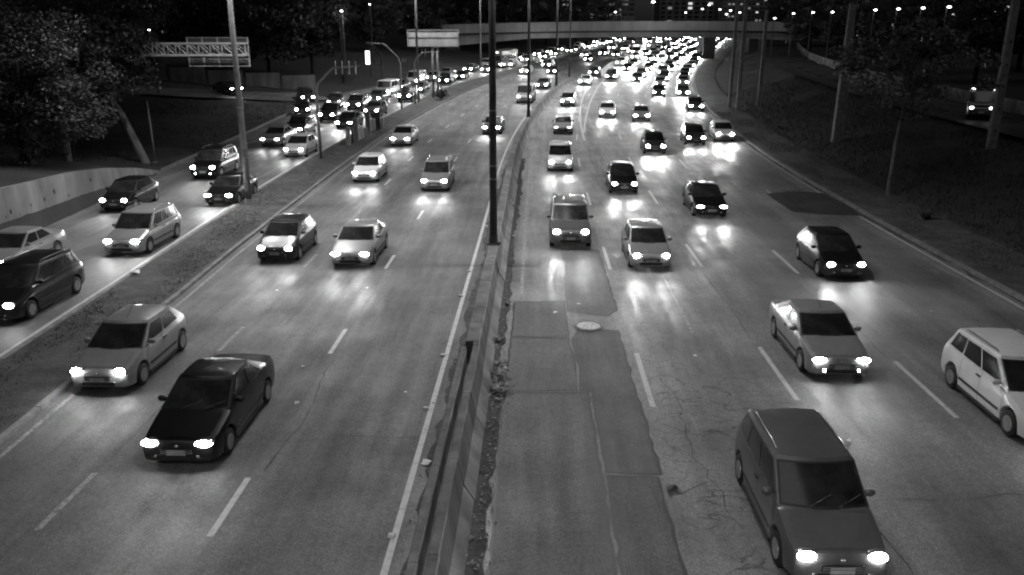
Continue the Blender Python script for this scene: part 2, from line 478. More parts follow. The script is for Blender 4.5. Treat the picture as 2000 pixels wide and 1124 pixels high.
# raised markers on the line beside the barrier
for i, (px, py) in enumerate(((765, 1050), (832, 800), (865, 696), (900, 580), (916, 532), (950, 443))):
    p = gp(px, py)
    b = MB().box((0, 0, .03), (.15, .12, .05), taper=.75).build('road_stud', 'paint_line', None, loc=(p.x, p.y, p.z + .004))
    tag(b, ['raised white road marker nearest the camera beside the median barrier', 'second raised road marker along the barrier-side edge line', 'third raised road marker along the barrier-side edge line', 'fourth raised road marker along the barrier-side edge line', 'fifth raised road marker along the barrier-side edge line', 'farthest raised road marker, beside the tall median pole'][i], 'road marker', 'raised markers on the edge line')

# asphalt repairs in the lane beside the barrier
def patch(pts, mat, dz, seam=True, dash=.35):
    out = []
    for (a, b) in zip(pts, pts[1:] + pts[:1]):
        a, b = Vector(a), Vector(b); n = max(1, int((b - a).length / dash))
        d = (b - a).normalized(); nn = Vector((-d.y, d.x))
        for i in range(n): out.append(a + (b - a) * i / n + (nn * random.uniform(-.03, .03) if i else Vector((0, 0))))
    o = link('asphalt_patch', mesh('asphalt_patch', [(p.x + cx(p.y), p.y, zt(p.y) + dz) for p in out], [tuple(range(len(out)))], mat), road_right)
    if seam:
        V, Fc = [], []
        for i, p in enumerate(out):
            q0, q1 = out[i - 1], out[(i + 1) % len(out)]
            d = (q1 - q0).normalized(); nn = Vector((-d.y, d.x)); w = random.uniform(.012, .045)
            V += [(p.x + nn.x * w, p.y + nn.y * w, zt(p.y) + dz + .005), (p.x - nn.x * w, p.y - nn.y * w, zt(p.y) + dz + .005)]
        n = len(out)
        for i in range(n):
            j = (i + 1) % n; Fc.append((2 * i, 2 * i + 1, 2 * j + 1, 2 * j))
        link('tar_seam', mesh('tar_seam', V, Fc, 'tar'), road_right)
    return o
patch([(-.72, 27.0), (-.72, 23.55), (1.03, 23.6), (1.0, 27.15)], 'patch_a', .004)
patch([(-.74, 23.45), (-.8, 19.55), (1.1, 19.6), (1.12, 21.3), (1.03, 23.5)], 'patch_a', .004)
patch([(-.8, 19.4), (-.72, 6), (1.45, 6), (1.42, 15.0), (1.38, 19.5)], 'patch_a', .004)
patch([(1.2, 19.6), (1.5, 19.5), (1.52, 15.45), (2.68, 15.4), (2.6, 24.2), (1.35, 24.3), (1.12, 23.4), (1.25, 21.2)], 'patch_b', .004)
patch([(1.55, 15.3), (1.5, 6), (2.55, 6), (2.6, 15.3)], 'patch_a', .004)
patch([(13.4, 42.6), (15, 41.9), (16.85, 41.6), (16.85, 47.6), (15.2, 48.2), (13.3, 47.4)], 'patch_dark', .007, False)
patch([(1.12, 34.5), (1.08, 26.0), (1.7, 25.75), (2.4, 25.55), (2.74, 26.2), (2.72, 34.3)], 'patch_a', .004)

# dirt washed against the foot of the barrier
def gutter_dirt(name, a, b, y0, y1, side):
    V, Fc = [], []; rq = random.Random(int(abs(a) * 100)); Y = y0; d = 0
    while Y <= y1:
        d = d * .7 + rq.uniform(-.09, .09)
        o0, o1 = a, b + d
        V += [(o0 + cx(Y), Y, zt(Y) + .0075), (o1 + cx(Y), Y, zt(Y) + .0075)]; Y += .35
    for i in range(len(V) // 2 - 1): Fc.append((2 * i, 2 * i + 1, 2 * i + 3, 2 * i + 2))
    link(name, mesh(name, V, Fc, 'dirt'), side)
gutter_dirt('gutter_dirt', -1.3, -.86, 8, 60, road_right)
gutter_dirt('gutter_dirt', -2.02, -2.24, 8, 60, road_left)
gutter_dirt('gutter_dirt', 16.92, 16.72, 14, 70, road_right)
# joints and cracks in the carriageways
def joint(parent, pts, w, wob, seed):
    rq = random.Random(seed); V, Fc = [], []; P = []
    for (a, b) in zip(pts, pts[1:]):
        a, b = Vector(a), Vector(b); n = max(2, int((b - a).length / .3))
        for i in range(n): P.append(a + (b - a) * i / n)
    P.append(Vector(pts[-1])); dr = 0.0
    for i, p in enumerate(P):
        q = P[min(i + 1, len(P) - 1)] - P[max(i - 1, 0)]; nn = Vector((-q.y, q.x)).normalized(); dr = dr * .8 + rq.uniform(-wob, wob)
        ww = w * rq.uniform(.25, 1.2); c = p + nn * dr; X = cx(c.y)
        V += [(c.x + X + nn.x * ww, c.y + nn.y * ww, zt(c.y) + .0045), (c.x + X - nn.x * ww, c.y - nn.y * ww, zt(c.y) + .0045)]
    for i in range(len(P) - 1): Fc.append((2 * i, 2 * i + 1, 2 * i + 3, 2 * i + 2))
    link('road_joint', mesh('road_joint', V, Fc, 'tar'), parent)
joint(road_left, [(-5.4, 16.6), (-4.2, 16.9), (-2.65, 16.95)], .018, .05, 81)
joint(road_left, [(-5.75, 15.3), (-5.5, 17.2), (-5.8, 21.5)], .022, .05, 82)
joint(road_left, [(-5.85, 24.2), (-5.9, 30.8)], .016, .03, 83)
joint(road_left, [(-9.2, 15.6), (-9.3, 22)], .014, .04, 84)
joint(road_left, [(-12.0, 27.5), (-7, 27.9), (-2.6, 27.7)], .012, .04, 85)
joint(road_right, [(6.6, 23.5), (6.55, 31)], .014, .03, 86)
joint(road_right, [(6.5, 9), (6.45, 14.5)], .016, .04, 87)
joint(road_right, [(10.1, 22), (10.15, 31)], .016, .04, 88)
joint(road_right, [(2.7, 32.8), (6.4, 33.1), (10, 32.9), (13, 33.3)], .016, .05, 89)
joint(road_right, [(3.0, 25), (4.4, 24.8), (6.2, 25.2)], .016, .06, 90)
joint(road_right, [(-.4, 23.5), (.2, 22.6), (.15, 21.4), (.5, 20.2)], .012, .06, 91)
joint(road_right, [(-.75, 29.5), (.9, 29.4), (2.8, 29.6)], .012, .04, 92)
joint(road_right, [(7.2, 14.5), (9.6, 14.8), (11.2, 14.4)], .012, .06, 93)
joint(road_right, [(3.0, 17.8), (3.9, 17.2), (4.6, 17.5), (5.6, 16.8)], .016, .09, 94)
joint(road_right, [(3.0, 14.6), (3.7, 15.0), (4.5, 14.5), (5.2, 14.9)], .016, .09, 95)
joint(road_right, [(3.4, 20.5), (3.7, 18.5), (3.5, 16.5), (3.8, 13.5)], .014, .10, 96)

# cast-iron manhole
mh = tag(empty('manhole_cover', (1.7, 24.62, .004)), 'round cast iron manhole cover in the lane beside the asphalt patches', 'manhole')
ring = MB()
n = 28
V = []; Fc = []
for r, z in ((.47, 0), (.46, .02), (.38, .022), (.375, .008)):
    V += [(r * math.cos(2 * math.pi * k / n), r * math.sin(2 * math.pi * k / n), z) for k in range(n)]
for j in range(3):
    for k in range(n): Fc.append((j * n + k, j * n + (k + 1) % n, (j + 1) * n + (k + 1) % n, (j + 1) * n + k))
ring.poly(V, Fc).build('frame', 'kerb', mh)
MB().tube([(0, 0, 0), (0, 0, .016)], .366, 28).build('lid', 'iron', mh)
for a in range(6):
    for rr in (.14, .26):
        t = a * math.pi / 3 + rr * 3
        MB().box((rr * math.cos(t), rr * math.sin(t), .019), (.09, .035, .008), Matrix.Rotation(t, 3, 'Z')).build('lid_rib', 'iron', mh)

# ------------------------------------------------------------------ median barrier
PROF_NEAR = [(-2.14, -.05), (-2.05, .3), (-2.01, .74), (-1.99, .76), (-1.86, .76), (-1.84, .72), (-1.82, .36), (-1.69, .36), (-1.67, .88), (-1.65, .91), (-1.50, .91), (-1.48, .88), (-1.37, .33), (-1.13, -.05)]
PROF_MID = [(-2.10, -.05), (-1.98, .3), (-1.88, .88), (-1.86, .90), (-1.52, .90), (-1.50, .88), (-1.38, .33), (-1.13, -.05)]
def loft(name, prof, y0, y1, mat, parent, off=None, jit=0.0):
    ys = [y0]
    while ys[-1] < y1 - .6: ys.append(ys[-1] + min(1.0, y1 - ys[-1]))
    if ys[-1] < y1: ys.append(y1)
    V, Fc = [], []; n = len(prof)
    dx = random.uniform(-jit, jit)
    for Y in ys:
        base = (off(Y) if off else 0) + cx(Y) + dx
        for o, z in prof: V.append((base + o + random.uniform(-.006, .006), Y, zt(Y) + z + random.uniform(-.005, .005)))
    for j in range(len(ys) - 1):
        for i in range(n - 1): Fc.append((j * n + i, j * n + i + 1, (j + 1) * n + i + 1, (j + 1) * n + i))
    Fc.append(tuple(reversed(range(n)))); Fc.append(tuple((len(ys) - 1) * n + i for i in range(n)))
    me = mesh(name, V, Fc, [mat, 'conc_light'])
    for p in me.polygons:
        if p.normal.x > .3: p.material_index = 1  # right-facing side painted paler, as if lit
    return link(name, me, parent)
bar = tag(empty('median_barrier', (-1.6, 20, 0)), 'long grimy concrete median barrier running between the two carriageways', 'barrier')
bar.location = (0, 0, 0)
y = 5.0
while y < 20.8:
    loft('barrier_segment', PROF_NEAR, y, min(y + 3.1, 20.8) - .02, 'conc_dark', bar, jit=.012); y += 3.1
y = 20.8
while y < 126:
    L = 2.9 if y < 60 else 6
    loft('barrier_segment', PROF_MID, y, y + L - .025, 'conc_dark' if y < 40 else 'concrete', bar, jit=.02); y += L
MB().box((-1.93, 20.75, .60), (.18, .25, .3)).build('gap_shade', 'stain', bar)  # dark block standing in for the shade inside the broken rail end
bar2 = tag(empty('median_barrier', (0, 0, 0)), 'distant length of concrete barrier beyond the gap, at the white chevron lines', 'barrier')
y = 137.0
offs2 = lambda Y: lerp_tab([(137, 3.4), (160, 1.6), (200, 0)], Y)
while y < 235:
    loft('barrier_segment', PROF_MID, y, y + 5.9, 'concrete', bar2, offs2); y += 6

# ------------------------------------------------------------------ retaining wall on the left
def build_wall():
    root = tag(empty('retaining_wall', (0, 0, 0)), 'stained pale concrete retaining wall sloping down beside the local road', 'wall')
    y = 8.0
    while y < 53.9:
        b = min(y + 4.6, 53.9); V = []; Fc = []
        ys = [y + (b - .02 - y) * i / 5 for i in range(6)]
        for Y in ys:
            x = local_l(Y) + cx(Y); z0 = zt(Y); h = wall_h(Y)
            V += [(x + .02, Y, z0 - .1), (x - .06, Y, z0 + h), (x - .36, Y, z0 + h), (x - .36, Y, z0 - .1)]
        for j in range(5):
            for i in range(3): Fc.append((j * 4 + i, j * 4 + i + 1, (j + 1) * 4 + i + 1, (j + 1) * 4 + i))
        Fc += [(3, 2, 1, 0), (20, 21, 22, 23)]
        link('wall_panel', mesh('wall_panel', V, Fc, 'conc_wall'), root)
        y = b
    for (px, py) in ((88, 390), (22, 415), (107, 375), (13, 425), (135, 383), (62, 401), (150, 385), (40, 420), (178, 352)):
        lo, hi = 15.0, 60.0
        for _ in range(40):
            Y = (lo + hi) / 2; q = at(px, py, Y)
            if q.x < local_l(Y) + cx(Y): hi = Y
            else: lo = Y
        q = at(px, py, lo)
        b = MB().ellipsoid((0, 0, 0), (.03, random.uniform(.06, .13), random.uniform(.08, .17)), 8, 5).build('weep_hole', 'stain', root, loc=(q.x - .04, q.y, q.z))
build_wall()

# ================================================================== VEHICLES
class Spec:
    def __init__(s, **k): s.__dict__.update(k)
SPECS = {
    'hatchback': Spec(L=3.85, w=.83, zn=.70, yc=.92, zc=.94, zbr=1.0, yt0=1.62, zr=1.47, yt1=3.22, yb1=3.74, wr=.60, r=.295, a1=.76, a2=.62, doors=2, tail=1.0),
    'sedan': Spec(L=4.35, w=.85, zn=.68, yc=1.10, zc=.92, zbr=1.0, yt0=1.80, zr=1.42, yt1=3.05, yb1=3.78, wr=.60, r=.30, a1=.82, a2=.92, doors=2, tail=.98),
    'wagon': Spec(L=4.3, w=.86, zn=.72, yc=1.02, zc=.98, zbr=1.04, yt0=1.66, zr=1.60, yt1=3.86, yb1=4.2, wr=.66, r=.31, a1=.8, a2=.78, doors=3, tail=1.04),
    'suv': Spec(L=4.4, w=.90, zn=.86, yc=1.05, zc=1.10, zbr=1.14, yt0=1.62, zr=1.74, yt1=3.95, yb1=4.28, wr=.70, r=.35, a1=.82, a2=.85, doors=3, tail=1.12),
    'van': Spec(L=4.9, w=.95, zn=.86, yc=.55, zc=1.18, zbr=1.22, yt0=1.15, zr=2.05, yt1=4.6, yb1=4.82, wr=.84, r=.33, a1=.85, a2=1.0, doors=3, tail=1.2),
}
def tab(t, y): return lerp_tab(t, y)
def car_parts(kind):
    """returns [(part name, mesh, material key or None for paint, parent index or None, location)]"""
    s = SPECS[kind]; L, w = s.L, s.w; out = []
    yo = -L / 2
    zb0 = .19 if kind != 'suv' else .27
    if kind == 'van': zb0 = .25
    ZT = [(0, s.zn - .17), (.03, s.zn - .10), (.09, s.zn - .03), (.18, s.zn + .01), (.42, s.zn + .07), (s.yc, s.zc), (s.yb1 - .4, s.zbr), (L - .14, s.tail), (L - .05, s.tail - .07), (L, s.tail - .2)]
    WT = [(0, .70), (.03, .79), (.09, .875), (.2, .935), (.45, .98), (.9, 1.0), (L - .8, 1.0), (L - .3, .965), (L - .07, .9), (L, .80)]
    ZB = [(0, zb0 + .12), (.05, zb0 + .03), (.3, zb0), (L - .35, zb0 + .02), (L - .06, zb0 + .08), (L, zb0 + .16)]
    ax = [s.a1, L - s.a2]; Ra = s.r + .055
    keys = set([p[0] for p in ZT] + [p[0] for p in WT] + [.65])
    for a in ax:
        for t in range(0, 9): keys.add(a - Ra * math.cos(math.pi * t / 8))
        keys.add(a - Ra - .02); keys.add(a + Ra + .02)
    for k in range(1, 8): keys.add(L * k / 8)
    ys = sorted(k for k in keys if 0 <= k <= L)
    ys = [y for i, y in enumerate(ys) if i == 0 or y - ys[i - 1] > .012]
    def ring(y):
        W = tab(WT, y) * w; ztp = tab(ZT, y); zb = tab(ZB, y)
        for a in ax:
            if abs(y - a) < Ra: zb = max(zb, s.r + math.sqrt(Ra * Ra - (y - a) ** 2))
        h = ztp - .22
        lv = [zb, zb, zb + .03, max(.22 + .32 * h, zb + .05), max(.22 + .62 * h, zb + .08), max(ztp - .12, zb + .10), max(ztp - .035, zb + .12), max(ztp + .005, zb + .13), max(ztp + .028, zb + .14), max(ztp + .035, zb + .145)]
        xs = [0, .82, .965, 1.0, .995, .975, .925, .78, .42, 0]
        return [(x * W, z) for x, z in zip(xs, lv)]
    V, Fc = [], []
    for y in ys:
        rg = ring(y)
        full = [(x, z) for x, z in rg] + [(-x, z) for x, z in reversed(rg[1:-1])]
        V += [(x, y + yo, z) for x, z in full]
    n = 18
    for j in range(len(ys) - 1):
        for i in range(n): Fc.append((j * n + i, (j + 1) * n + i, (j + 1) * n + (i + 1) % n, j * n + (i + 1) % n))
    for base, rev in ((0, False), ((len(ys) - 1) * n, True)):
        for i in range(0, 9):
            a, b, c, d = i, i + 1, (n - i - 1) % n, (n - i) % n
            q = [base + a, base + b, base + c, base + d]
            q = [v for k, v in enumerate(q) if v not in q[:k]]
            if len(q) >= 3: Fc.append(tuple(q if not rev else reversed(q)))
    bm_ = mesh(kind + '_body', V, Fc, 'p_grey', True); bm_.set_sharp_from_angle(angle=R(24))
    out.append(('body', bm_, 'paint', None))
    # cabin: loops at belt, roof edge and roof
    wb = .925 * w
    def loop(yf, yr, hw, z, bow, rb, z_r=None):
        P = []
        for i in range(7):
            u = -1 + 2 * i / 6; P.append((u * hw, yf + bow * u * u, z))
        for i in range(1, 8): t = i / 8; P.append((hw * (1 + .03 * math.sin(math.pi * t)), yf + bow + (yr - rb - yf - bow) * t, z + ((z_r or z) - z) * t))
        for i in range(7):
            u = 1 - 2 * i / 6; P.append((u * hw * .96, yr - rb * u * u, z_r or z))
        for i in range(1, 8): t = 1 - i / 8; P.append((-hw * (1 + .03 * math.sin(math.pi * t)), yf + bow + (yr - rb - yf - bow) * t, z + ((z_r or z) - z) * t))
        return [Vector((p[0], p[1] + yo, p[2])) for p in P]
    Lb = loop(s.yc - .10, s.yb1, wb, s.zc - .01, .16, .10, s.zbr - .01)
    Lr = loop(s.yt0, s.yt1, s.wr + .05, s.zr - .07, .10, .06, s.zr - .09)
    L3 = loop(s.yt0 + .05, s.yt1 - .04, s.wr, s.zr - .02, .10, .06, s.zr - .04)
    L4 = loop(s.yt0 + .22, s.yt1 - .2, s.wr - .2, s.zr + .015, .08, .05, s.zr)
    loops = [Lb, Lr, L3, L4]; n = len(Lb); V = [p for lp in loops for p in lp]; Fc = []
    for j in range(3):
        for i in range(n): Fc.append((j * n + i, j * n + (i + 1) % n, (j + 1) * n + (i + 1) % n, (j + 1) * n + i))
    cc = len(V); V.append(sum(L4, Vector()) / n + Vector((0, 0, .006)))
    for i in range(n): Fc.append((3 * n + i, 3 * n + (i + 1) % n, cc))
    cm_ = mesh(kind + '_cabin', V, Fc, 'p_grey', True); cm_.set_sharp_from_angle(angle=R(30))
    out.append(('cabin', cm_, 'paint', None))
    cen = sum(Lb, Vector()) / n
    def pane(i0, i1, t0, t1, e0=0.0, e1=0.0, sub=None):
        """a pane lying on the cabin between loop indices, slightly proud"""
        m_ = sub or max(2, int(abs(i1 - i0))); P = []; Fq = []
        rows = 3
        for r_ in range(rows + 1):
            t = t0 + (t1 - t0) * r_ / rows
            for k in range(m_ + 1):
                u = i0 + e0 + (i1 - e1 - i0 - e0) * k / m_
                a = int(math.floor(u)); fr = u - a
                lo = Lb[a % n].lerp(Lb[(a + 1) % n], fr); hi = Lr[a % n].lerp(Lr[(a + 1) % n], fr)
                p = lo.lerp(hi, t)
                d = Vector((p.x, (p.y - cen.y) * .45, .25)); d.normalize()
                P.append(p + d * .010)
        for r_ in range(rows):
            for k in range(m_): Fq.append((r_ * (m_ + 1) + k, r_ * (m_ + 1) + k + 1, (r_ + 1) * (m_ + 1) + k + 1, (r_ + 1) * (m_ + 1) + k))
        return P, Fq
    P, Q = pane(0, 6, .10, .95, .30, .30, 8); out.append(('windscreen', mesh(kind + '_windscreen', P, Q, 'glass', True), None, None))
    P, Q = pane(14, 20, .25, .93, .5, .5, 6); out.append(('rear_window', mesh(kind + '_rear_window', P, Q, 'glass', True), None, None))
    for sgn in (1, -1):
        spans = {2: [(.55, 3.5), (3.75, 6.6)], 3: [(.55, 2.9), (3.1, 5.4), (5.6, 7.5)]}[s.doors]
        for a, b in spans:
            if sgn > 0: P, Q = pane(6 + a, 6 + b, .12, .92, 0, 0, 3)
            else:
                P, Q = pane(6 + a, 6 + b, .12, .92, 0, 0, 3)
                P = [Vector((-p.x, p.y, p.z)) for p in P]; Q = [tuple(reversed(q)) for q in Q]
            out.append(('side_window', mesh(kind + '_side_window', P, Q, 'glass', True), None, None))
    # bonnet panel proud of the wings
    V, Fc = [], []; yh = [.16, .28, .45, .65, s.yc - .12]
    if kind == 'van': yh = [.14, .2, .3, s.yc - .12]
    for y in yh:
        rg = ring(y)
        xs = [rg[7][0], rg[8][0], 0, -rg[8][0], -rg[7][0]]; zs = [rg[7][1], rg[8][1], rg[9][1], rg[8][1], rg[7][1]]
        for x, z in zip(xs, zs): V.append((x, y + yo, z + .012))
    for j in range(len(yh) - 1):
        for i in range(4): Fc.append((j * 5 + i, j * 5 + i + 1, (j + 1) * 5 + i + 1, (j + 1) * 5 + i))
    out.append(('bonnet', mesh(kind + '_bonnet', V, Fc, 'p_grey', True), 'paint', None))
    # shut lines and rubbing strips on the flanks
    def seam(y, i0=2, i1=6, wd=.011):
        V, Fc = [], []
        rg = ring(y)
        for i in range(i0, i1 + 1):
            V += [(rg[i][0] + .004, y + yo - wd / 2, rg[i][1]), (rg[i][0] + .004, y + yo + wd / 2, rg[i][1])]
        for i in range(i1 - i0): Fc.append((2 * i, 2 * i + 1, 2 * i + 3, 2 * i + 2))
        return V, Fc
    for sgn in (1, -1):
        for y in (s.yc + .12, s.yc + 1.15, min(s.yc + 2.1, L - s.a2 - .05)):
            V, Fc = seam(y)
            if sgn < 0: V = [(-a, b, c) for a, b, c in V]
            out.append(('door_seam', mesh(kind + '_seam', V, Fc, 'black_trim'), None, None))
        y0_, y1_ = s.a1 + Ra + .08, L - s.a2 - Ra - .08; zz = .22 + .32 * (s.zc - .22)
        out.append(('side_strip', MB().box((sgn * (w + .004), yo + (y0_ + y1_) / 2, zz), (.022, y1_ - y0_, .055)).mesh(kind + '_strip', 'black_trim'), None, None))
    Vb, Fb = seam(.13, 2, 9, .014)
    # black seal round the windscreen
    P, Q = pane(0, 6, .04, .99, .14, .14, 8); P = [p - Vector((0, -.004, .003)) for p in P]
    out.append(('windscreen_seal', mesh(kind + '_seal', P, Q, 'black_trim', True), None, None))
    out.append(('badge', MB().ellipsoid((0, yo + .03, s.zn - .10), (.05, .025, .035), 8, 5).mesh(kind + '_badge', 'housing', True), None, None))
    # lamps, grille, plate
    hx = .665 * w; hzz = s.zn - .055
    lr = {'hatchback': (.155, .125, .095), 'sedan': (.20, .125, .075), 'wagon': (.175, .125, .09), 'suv': (.165, .13, .11), 'van': (.17, .125, .12)}[kind]
    for sgn in (1, -1):
        out.append(('headlight', MB().ellipsoid((sgn * hx, yo + .13, hzz), (lr[0] + .022, lr[1], lr[2] + .014), 12, 8).mesh(kind + '_lamp', 'housing', True), None, None))
        out.append(('lens', MB().ellipsoid((sgn * (hx + .005), yo + .10, hzz + .004), lr, 12, 8).mesh(kind + '_lens', 'lens', True), 'lens', len(out) - 1))
        out.append(('wing_mirror', MB().ellipsoid((sgn * (wb + .10), yo + s.yc + .38, s.zc + .09), (.11, .055, .075), 10, 6).mesh(kind + '_mirror', 'p_grey', True), 'paint', None))
        for a in ax:
            out.append(('wheel', MB().tube([(sgn * (w - .20), yo + a, s.r), (sgn * (w - .03), yo + a, s.r), (sgn * (w - .01), yo + a, s.r)], [s.r, s.r, s.r - .03], 20).mesh(kind + '_tyre', 'rubber', True), None, None))
            wi = len(out) - 1
            b = MB().tube([(sgn * (w - .06), yo + a, s.r), (sgn * (w - .004), yo + a, s.r)], [s.r * .62, s.r * .6], 16)
            out.append(('rim', b.mesh(kind + '_rim', 'rim'), None, wi))
        out.append(('door_handle', MB().box((sgn * (w + .005), yo + s.yc + 1.25, s.zc - .10), (.03, .16, .03)).mesh(kind + '_handle', 'black_trim'), None, None))
        out.append(('fog_light', MB().ellipsoid((sgn * .52 * w, yo + .03, zb0 + .17), (.06, .05, .05), 8, 5).mesh(kind + '_fog', 'housing', True), 'fog', None))
        out.append(('sill', MB().box((sgn * (w * .985), yo + (s.a1 + L - s.a2) / 2, zb0 + .03), (.04, L - s.a1 - s.a2 - 2 * Ra - .05, .06)).mesh(kind + '_sill', 'black_trim'), None, None))
    gz = s.zn - .21
    out.append(('grille', MB().box((0, yo - .005, gz), (.80 * w, .05, .11)).mesh(kind + '_grille', 'black_trim'), None, None))
    gi = len(out) - 1
    for k in range(2): out.append(('grille_bar', MB().box((0, yo - .034, gz - .022 + .044 * k), (.76 * w, .012, .014)).mesh(kind + '_gbar', 'housing'), None, gi))
    out.append(('bumper_intake', MB().box((0, yo + .012, zb0 + .15), (1.0 * w, .05, .10)).mesh(kind + '_intake', 'black_trim'), None, None))
    out.append(('number_plate', MB().box((0, yo - .022, zb0 + .27), (.40, .02, .12)).mesh(kind + '_plate', 'plate'), None, None))
    for sx in (-.28, .22):
        p0 = Lb[3].lerp(Lr[3], .06) + Vector((sx, .0, .02)); p1 = Lb[3].lerp(Lr[3], .30) + Vector((sx + .42, .03, .022))
        out.append(('wiper', MB().tube([p0, p1], .009, 5).mesh(kind + '_wiper', 'black_trim'), None, None))
    if kind in ('suv', 'wagon'):
        for sgn in (1, -1):
            out.append(('roof_rail', MB().tube([(sgn * (s.wr - .04), yo + s.yt0 + .35, s.zr + .01), (sgn * (s.wr - .03), yo + s.yt0 + .45, s.zr + .05), (sgn * (s.wr - .03), yo + s.yt1 - .45, s.zr + .045), (sgn * (s.wr - .04), yo + s.yt1 - .35, s.zr)], .016, 6).mesh(kind + '_rail', 'housing', True), None, None))
    if kind in ('hatchback', 'sedan'):
        out.append(('aerial', MB().tube([(0, yo + s.yt0 + .2, s.zr), (0, yo + s.yt0 + .75, s.zr + .32)], [.007, .003], 5).mesh(kind + '_aerial', 'black_trim'), None, None))
    return out
CACHE = {}
def beam_data(power):
    key = ('beam', power)
    if key not in CACHE:
        d = bpy.data.lights.new('headlight_beam', 'SPOT'); d.energy = power; d.spot_size = R(56); d.spot_blend = 1.0; d.shadow_soft_size = .28
        CACHE[key] = d
    return CACHE[key]
def place(o, off, Yf, L):
    """stands a vehicle with its front at Yf on the road, off metres from the road's line"""
    Yc = Yf + L / 2
    o.location = (off + cx(Yc), Yc, hz(off + cx(Yc), Yc) + .004)
    o.rotation_euler = (math.atan(zslope(Yc)), 0, -math.atan(cslope(Yc)))
def simplify(kind):
    key = ('far', kind)
    if key not in CACHE:
        CACHE[key] = [(p[0] if p[0] != 'lens' else 'headlight', p[1], p[2]) for p in CACHE.setdefault(kind, car_parts(kind)) if p[0] in ('body', 'cabin', 'windscreen', 'lens')]
    return CACHE[key]
PAINT_WORD = {'black': 'black', 'dark': 'dark', 'grey': 'grey', 'silver': 'silver', 'white': 'white'}
NAME = {'hatchback': 'hatchback_car', 'sedan': 'sedan_car', 'wagon': 'estate_car', 'suv': 'sport_utility_car', 'van': 'passenger_van'}
def car(kind, colour, off, Yf, label, group, beam=1.0, fog=False, yaw=0.0, full=True, loc=None, lens=None):
    parts = CACHE.setdefault(kind, car_parts(kind))
    root = empty(NAME[kind]); s = SPECS[kind]
    if loc is not None:
        root.location = loc; root.rotation_euler = (0, 0, yaw)
    else:
        place(root, off, Yf, s.L); root.rotation_euler.z += yaw
    tag(root, label, 'van' if kind == 'van' else 'car', group)
    made = []
    if lens is None and beam and full: lens = ['lens', 'lens_low', 'lens_glare', 'lens', 'lens'][int(abs(Yf * 7.3)) % 5]
    if full:
        for nm, me, mk, par in parts:
            o = link(nm, me, root if par is None else made[par]); made.append(o)
            m = None
            if mk == 'paint': m = M['p_' + colour]
            elif mk == 'fog' and fog: m = M['lens']
            elif mk == 'lens' and lens: m = M[lens]
            elif mk == 'lens' and beam == 0: m = M['lens_dim']
            if m is not None:
                o.material_slots[0].link = 'OBJECT'; o.material_slots[0].material = m
    else:
        for nm, me, mk in simplify(kind):
            o = link(nm, me, root)
            if mk == 'lens' and lens:
                o.material_slots[0].link = 'OBJECT'; o.material_slots[0].material = M[lens]
            if mk == 'paint':
                o.material_slots[0].link = 'OBJECT'; o.material_slots[0].material = M['p_' + colour]
    if beam > 0:
        for sx in ((-1, 1) if full else (0,)):
            b = bpy.data.objects.new('headlight_beam', beam_data(BEAM_W * beam * (1 if full else 2))); col.objects.link(b); b.parent = root
            b.location = (sx * .665 * s.w, -s.L / 2 - .1, s.zn - .05); b.rotation_euler = (R(86), 0, R(180))
    return root

GL, GK, GR = 'cars on the left carriageway', 'cars on the local road behind the verge', 'cars on the right carriageway'
# -- left carriageway
car('sedan', 'black', -7.5, 15.2, 'large black sedan nearest the camera on the left carriageway', GL)
car('hatchback', 'silver', -11.1, 18.9, 'silver hatchback nearest the camera in the lane beside the left verge', GL)
car('hatchback', 'black', -10.5, 31.6, 'black hatchback beside the left verge, left of a silver sedan', GL)
car('sedan', 'silver', -7.3, 30.9, 'silver sedan just right of a black hatchback on the left carriageway', GL)
car('hatchback', 'white', -10.6, 49.9, 'white hatchback beside the verge, level with a pale people carrier', GL, 1.3)
car('wagon', 'silver', -5.95, 47.2, 'pale estate car alone in the middle lane, left of the tall median pole', GL, 1.3)
car('sedan', 'white', -11.1, 65.2, 'white sedan passing the row of broken concrete posts on the verge', GL, 1.3)
car('sedan', 'grey', -4.5, 72.2, 'grey sedan half hidden behind the tall dark median pole', GL)
car('van', 'white', -4.1, 98.2, 'white passenger van with a broad dark windscreen in the lane by the median', GL, 1.0)
car('sedan', 'black', -4.2, 116.4, 'dark sedan right behind the white passenger van', GL)
# -- local road on the left
car('wagon', 'black', -17.2, 24.0, 'big black estate car cut off by the left edge of the picture', GK, .8)
car('sedan', 'silver', -20.8, 29.2, 'silver sedan behind the big black estate car at the left edge', GK, .8)
car('wagon', 'silver', -17.2, 32.5, 'silver estate car with dark windscreen beside the left verge', GK)
car('hatchback', 'black', -21.9, 41.2, 'black hatchback driving along the foot of the retaining wall', GK)
car('suv', 'black', -20.9, 50.6, 'tall black sport utility car with fog lights beside the painted kerb', GK, fog=True)
car('sedan', 'black', -17.0, 42.8, 'black sedan passing the left verge lamp pole', GK)
car('sedan', 'silver', -21.3, 64.6, 'silver sedan stopped at the kerb left of a white hatchback', GK)
car('hatchback', 'white', -17.8, 59.4, 'white hatchback at the foot of the bent overhead arm', GK)
car('wagon', 'dark', -21.3, 70.4, 'dark estate car close behind the silver sedan at the kerb', GK, .8)
car('sedan', 'black', -18.3, 75.2, 'black sedan whose bumper is hidden by the broken concrete posts', GK, 1.6, lens='lens_high')
car('suv', 'black', -21.3, 79.8, 'black sport utility car in the kerb lane queue, left of the sedan behind the posts', GK, .6)
car('hatchback', 'dark', -18.3, 84.9, 'dark hatchback following the black sedan behind the concrete posts', GK, 1.0)
car('suv', 'dark', -21.4, 89.0, 'dark sport utility car second in the kerb lane queue', GK, .8)
car('sedan', 'dark', -25.6, 94.0, 'dark sedan joining from the side street left of the bent arm', GK, 1.0, yaw=.25)
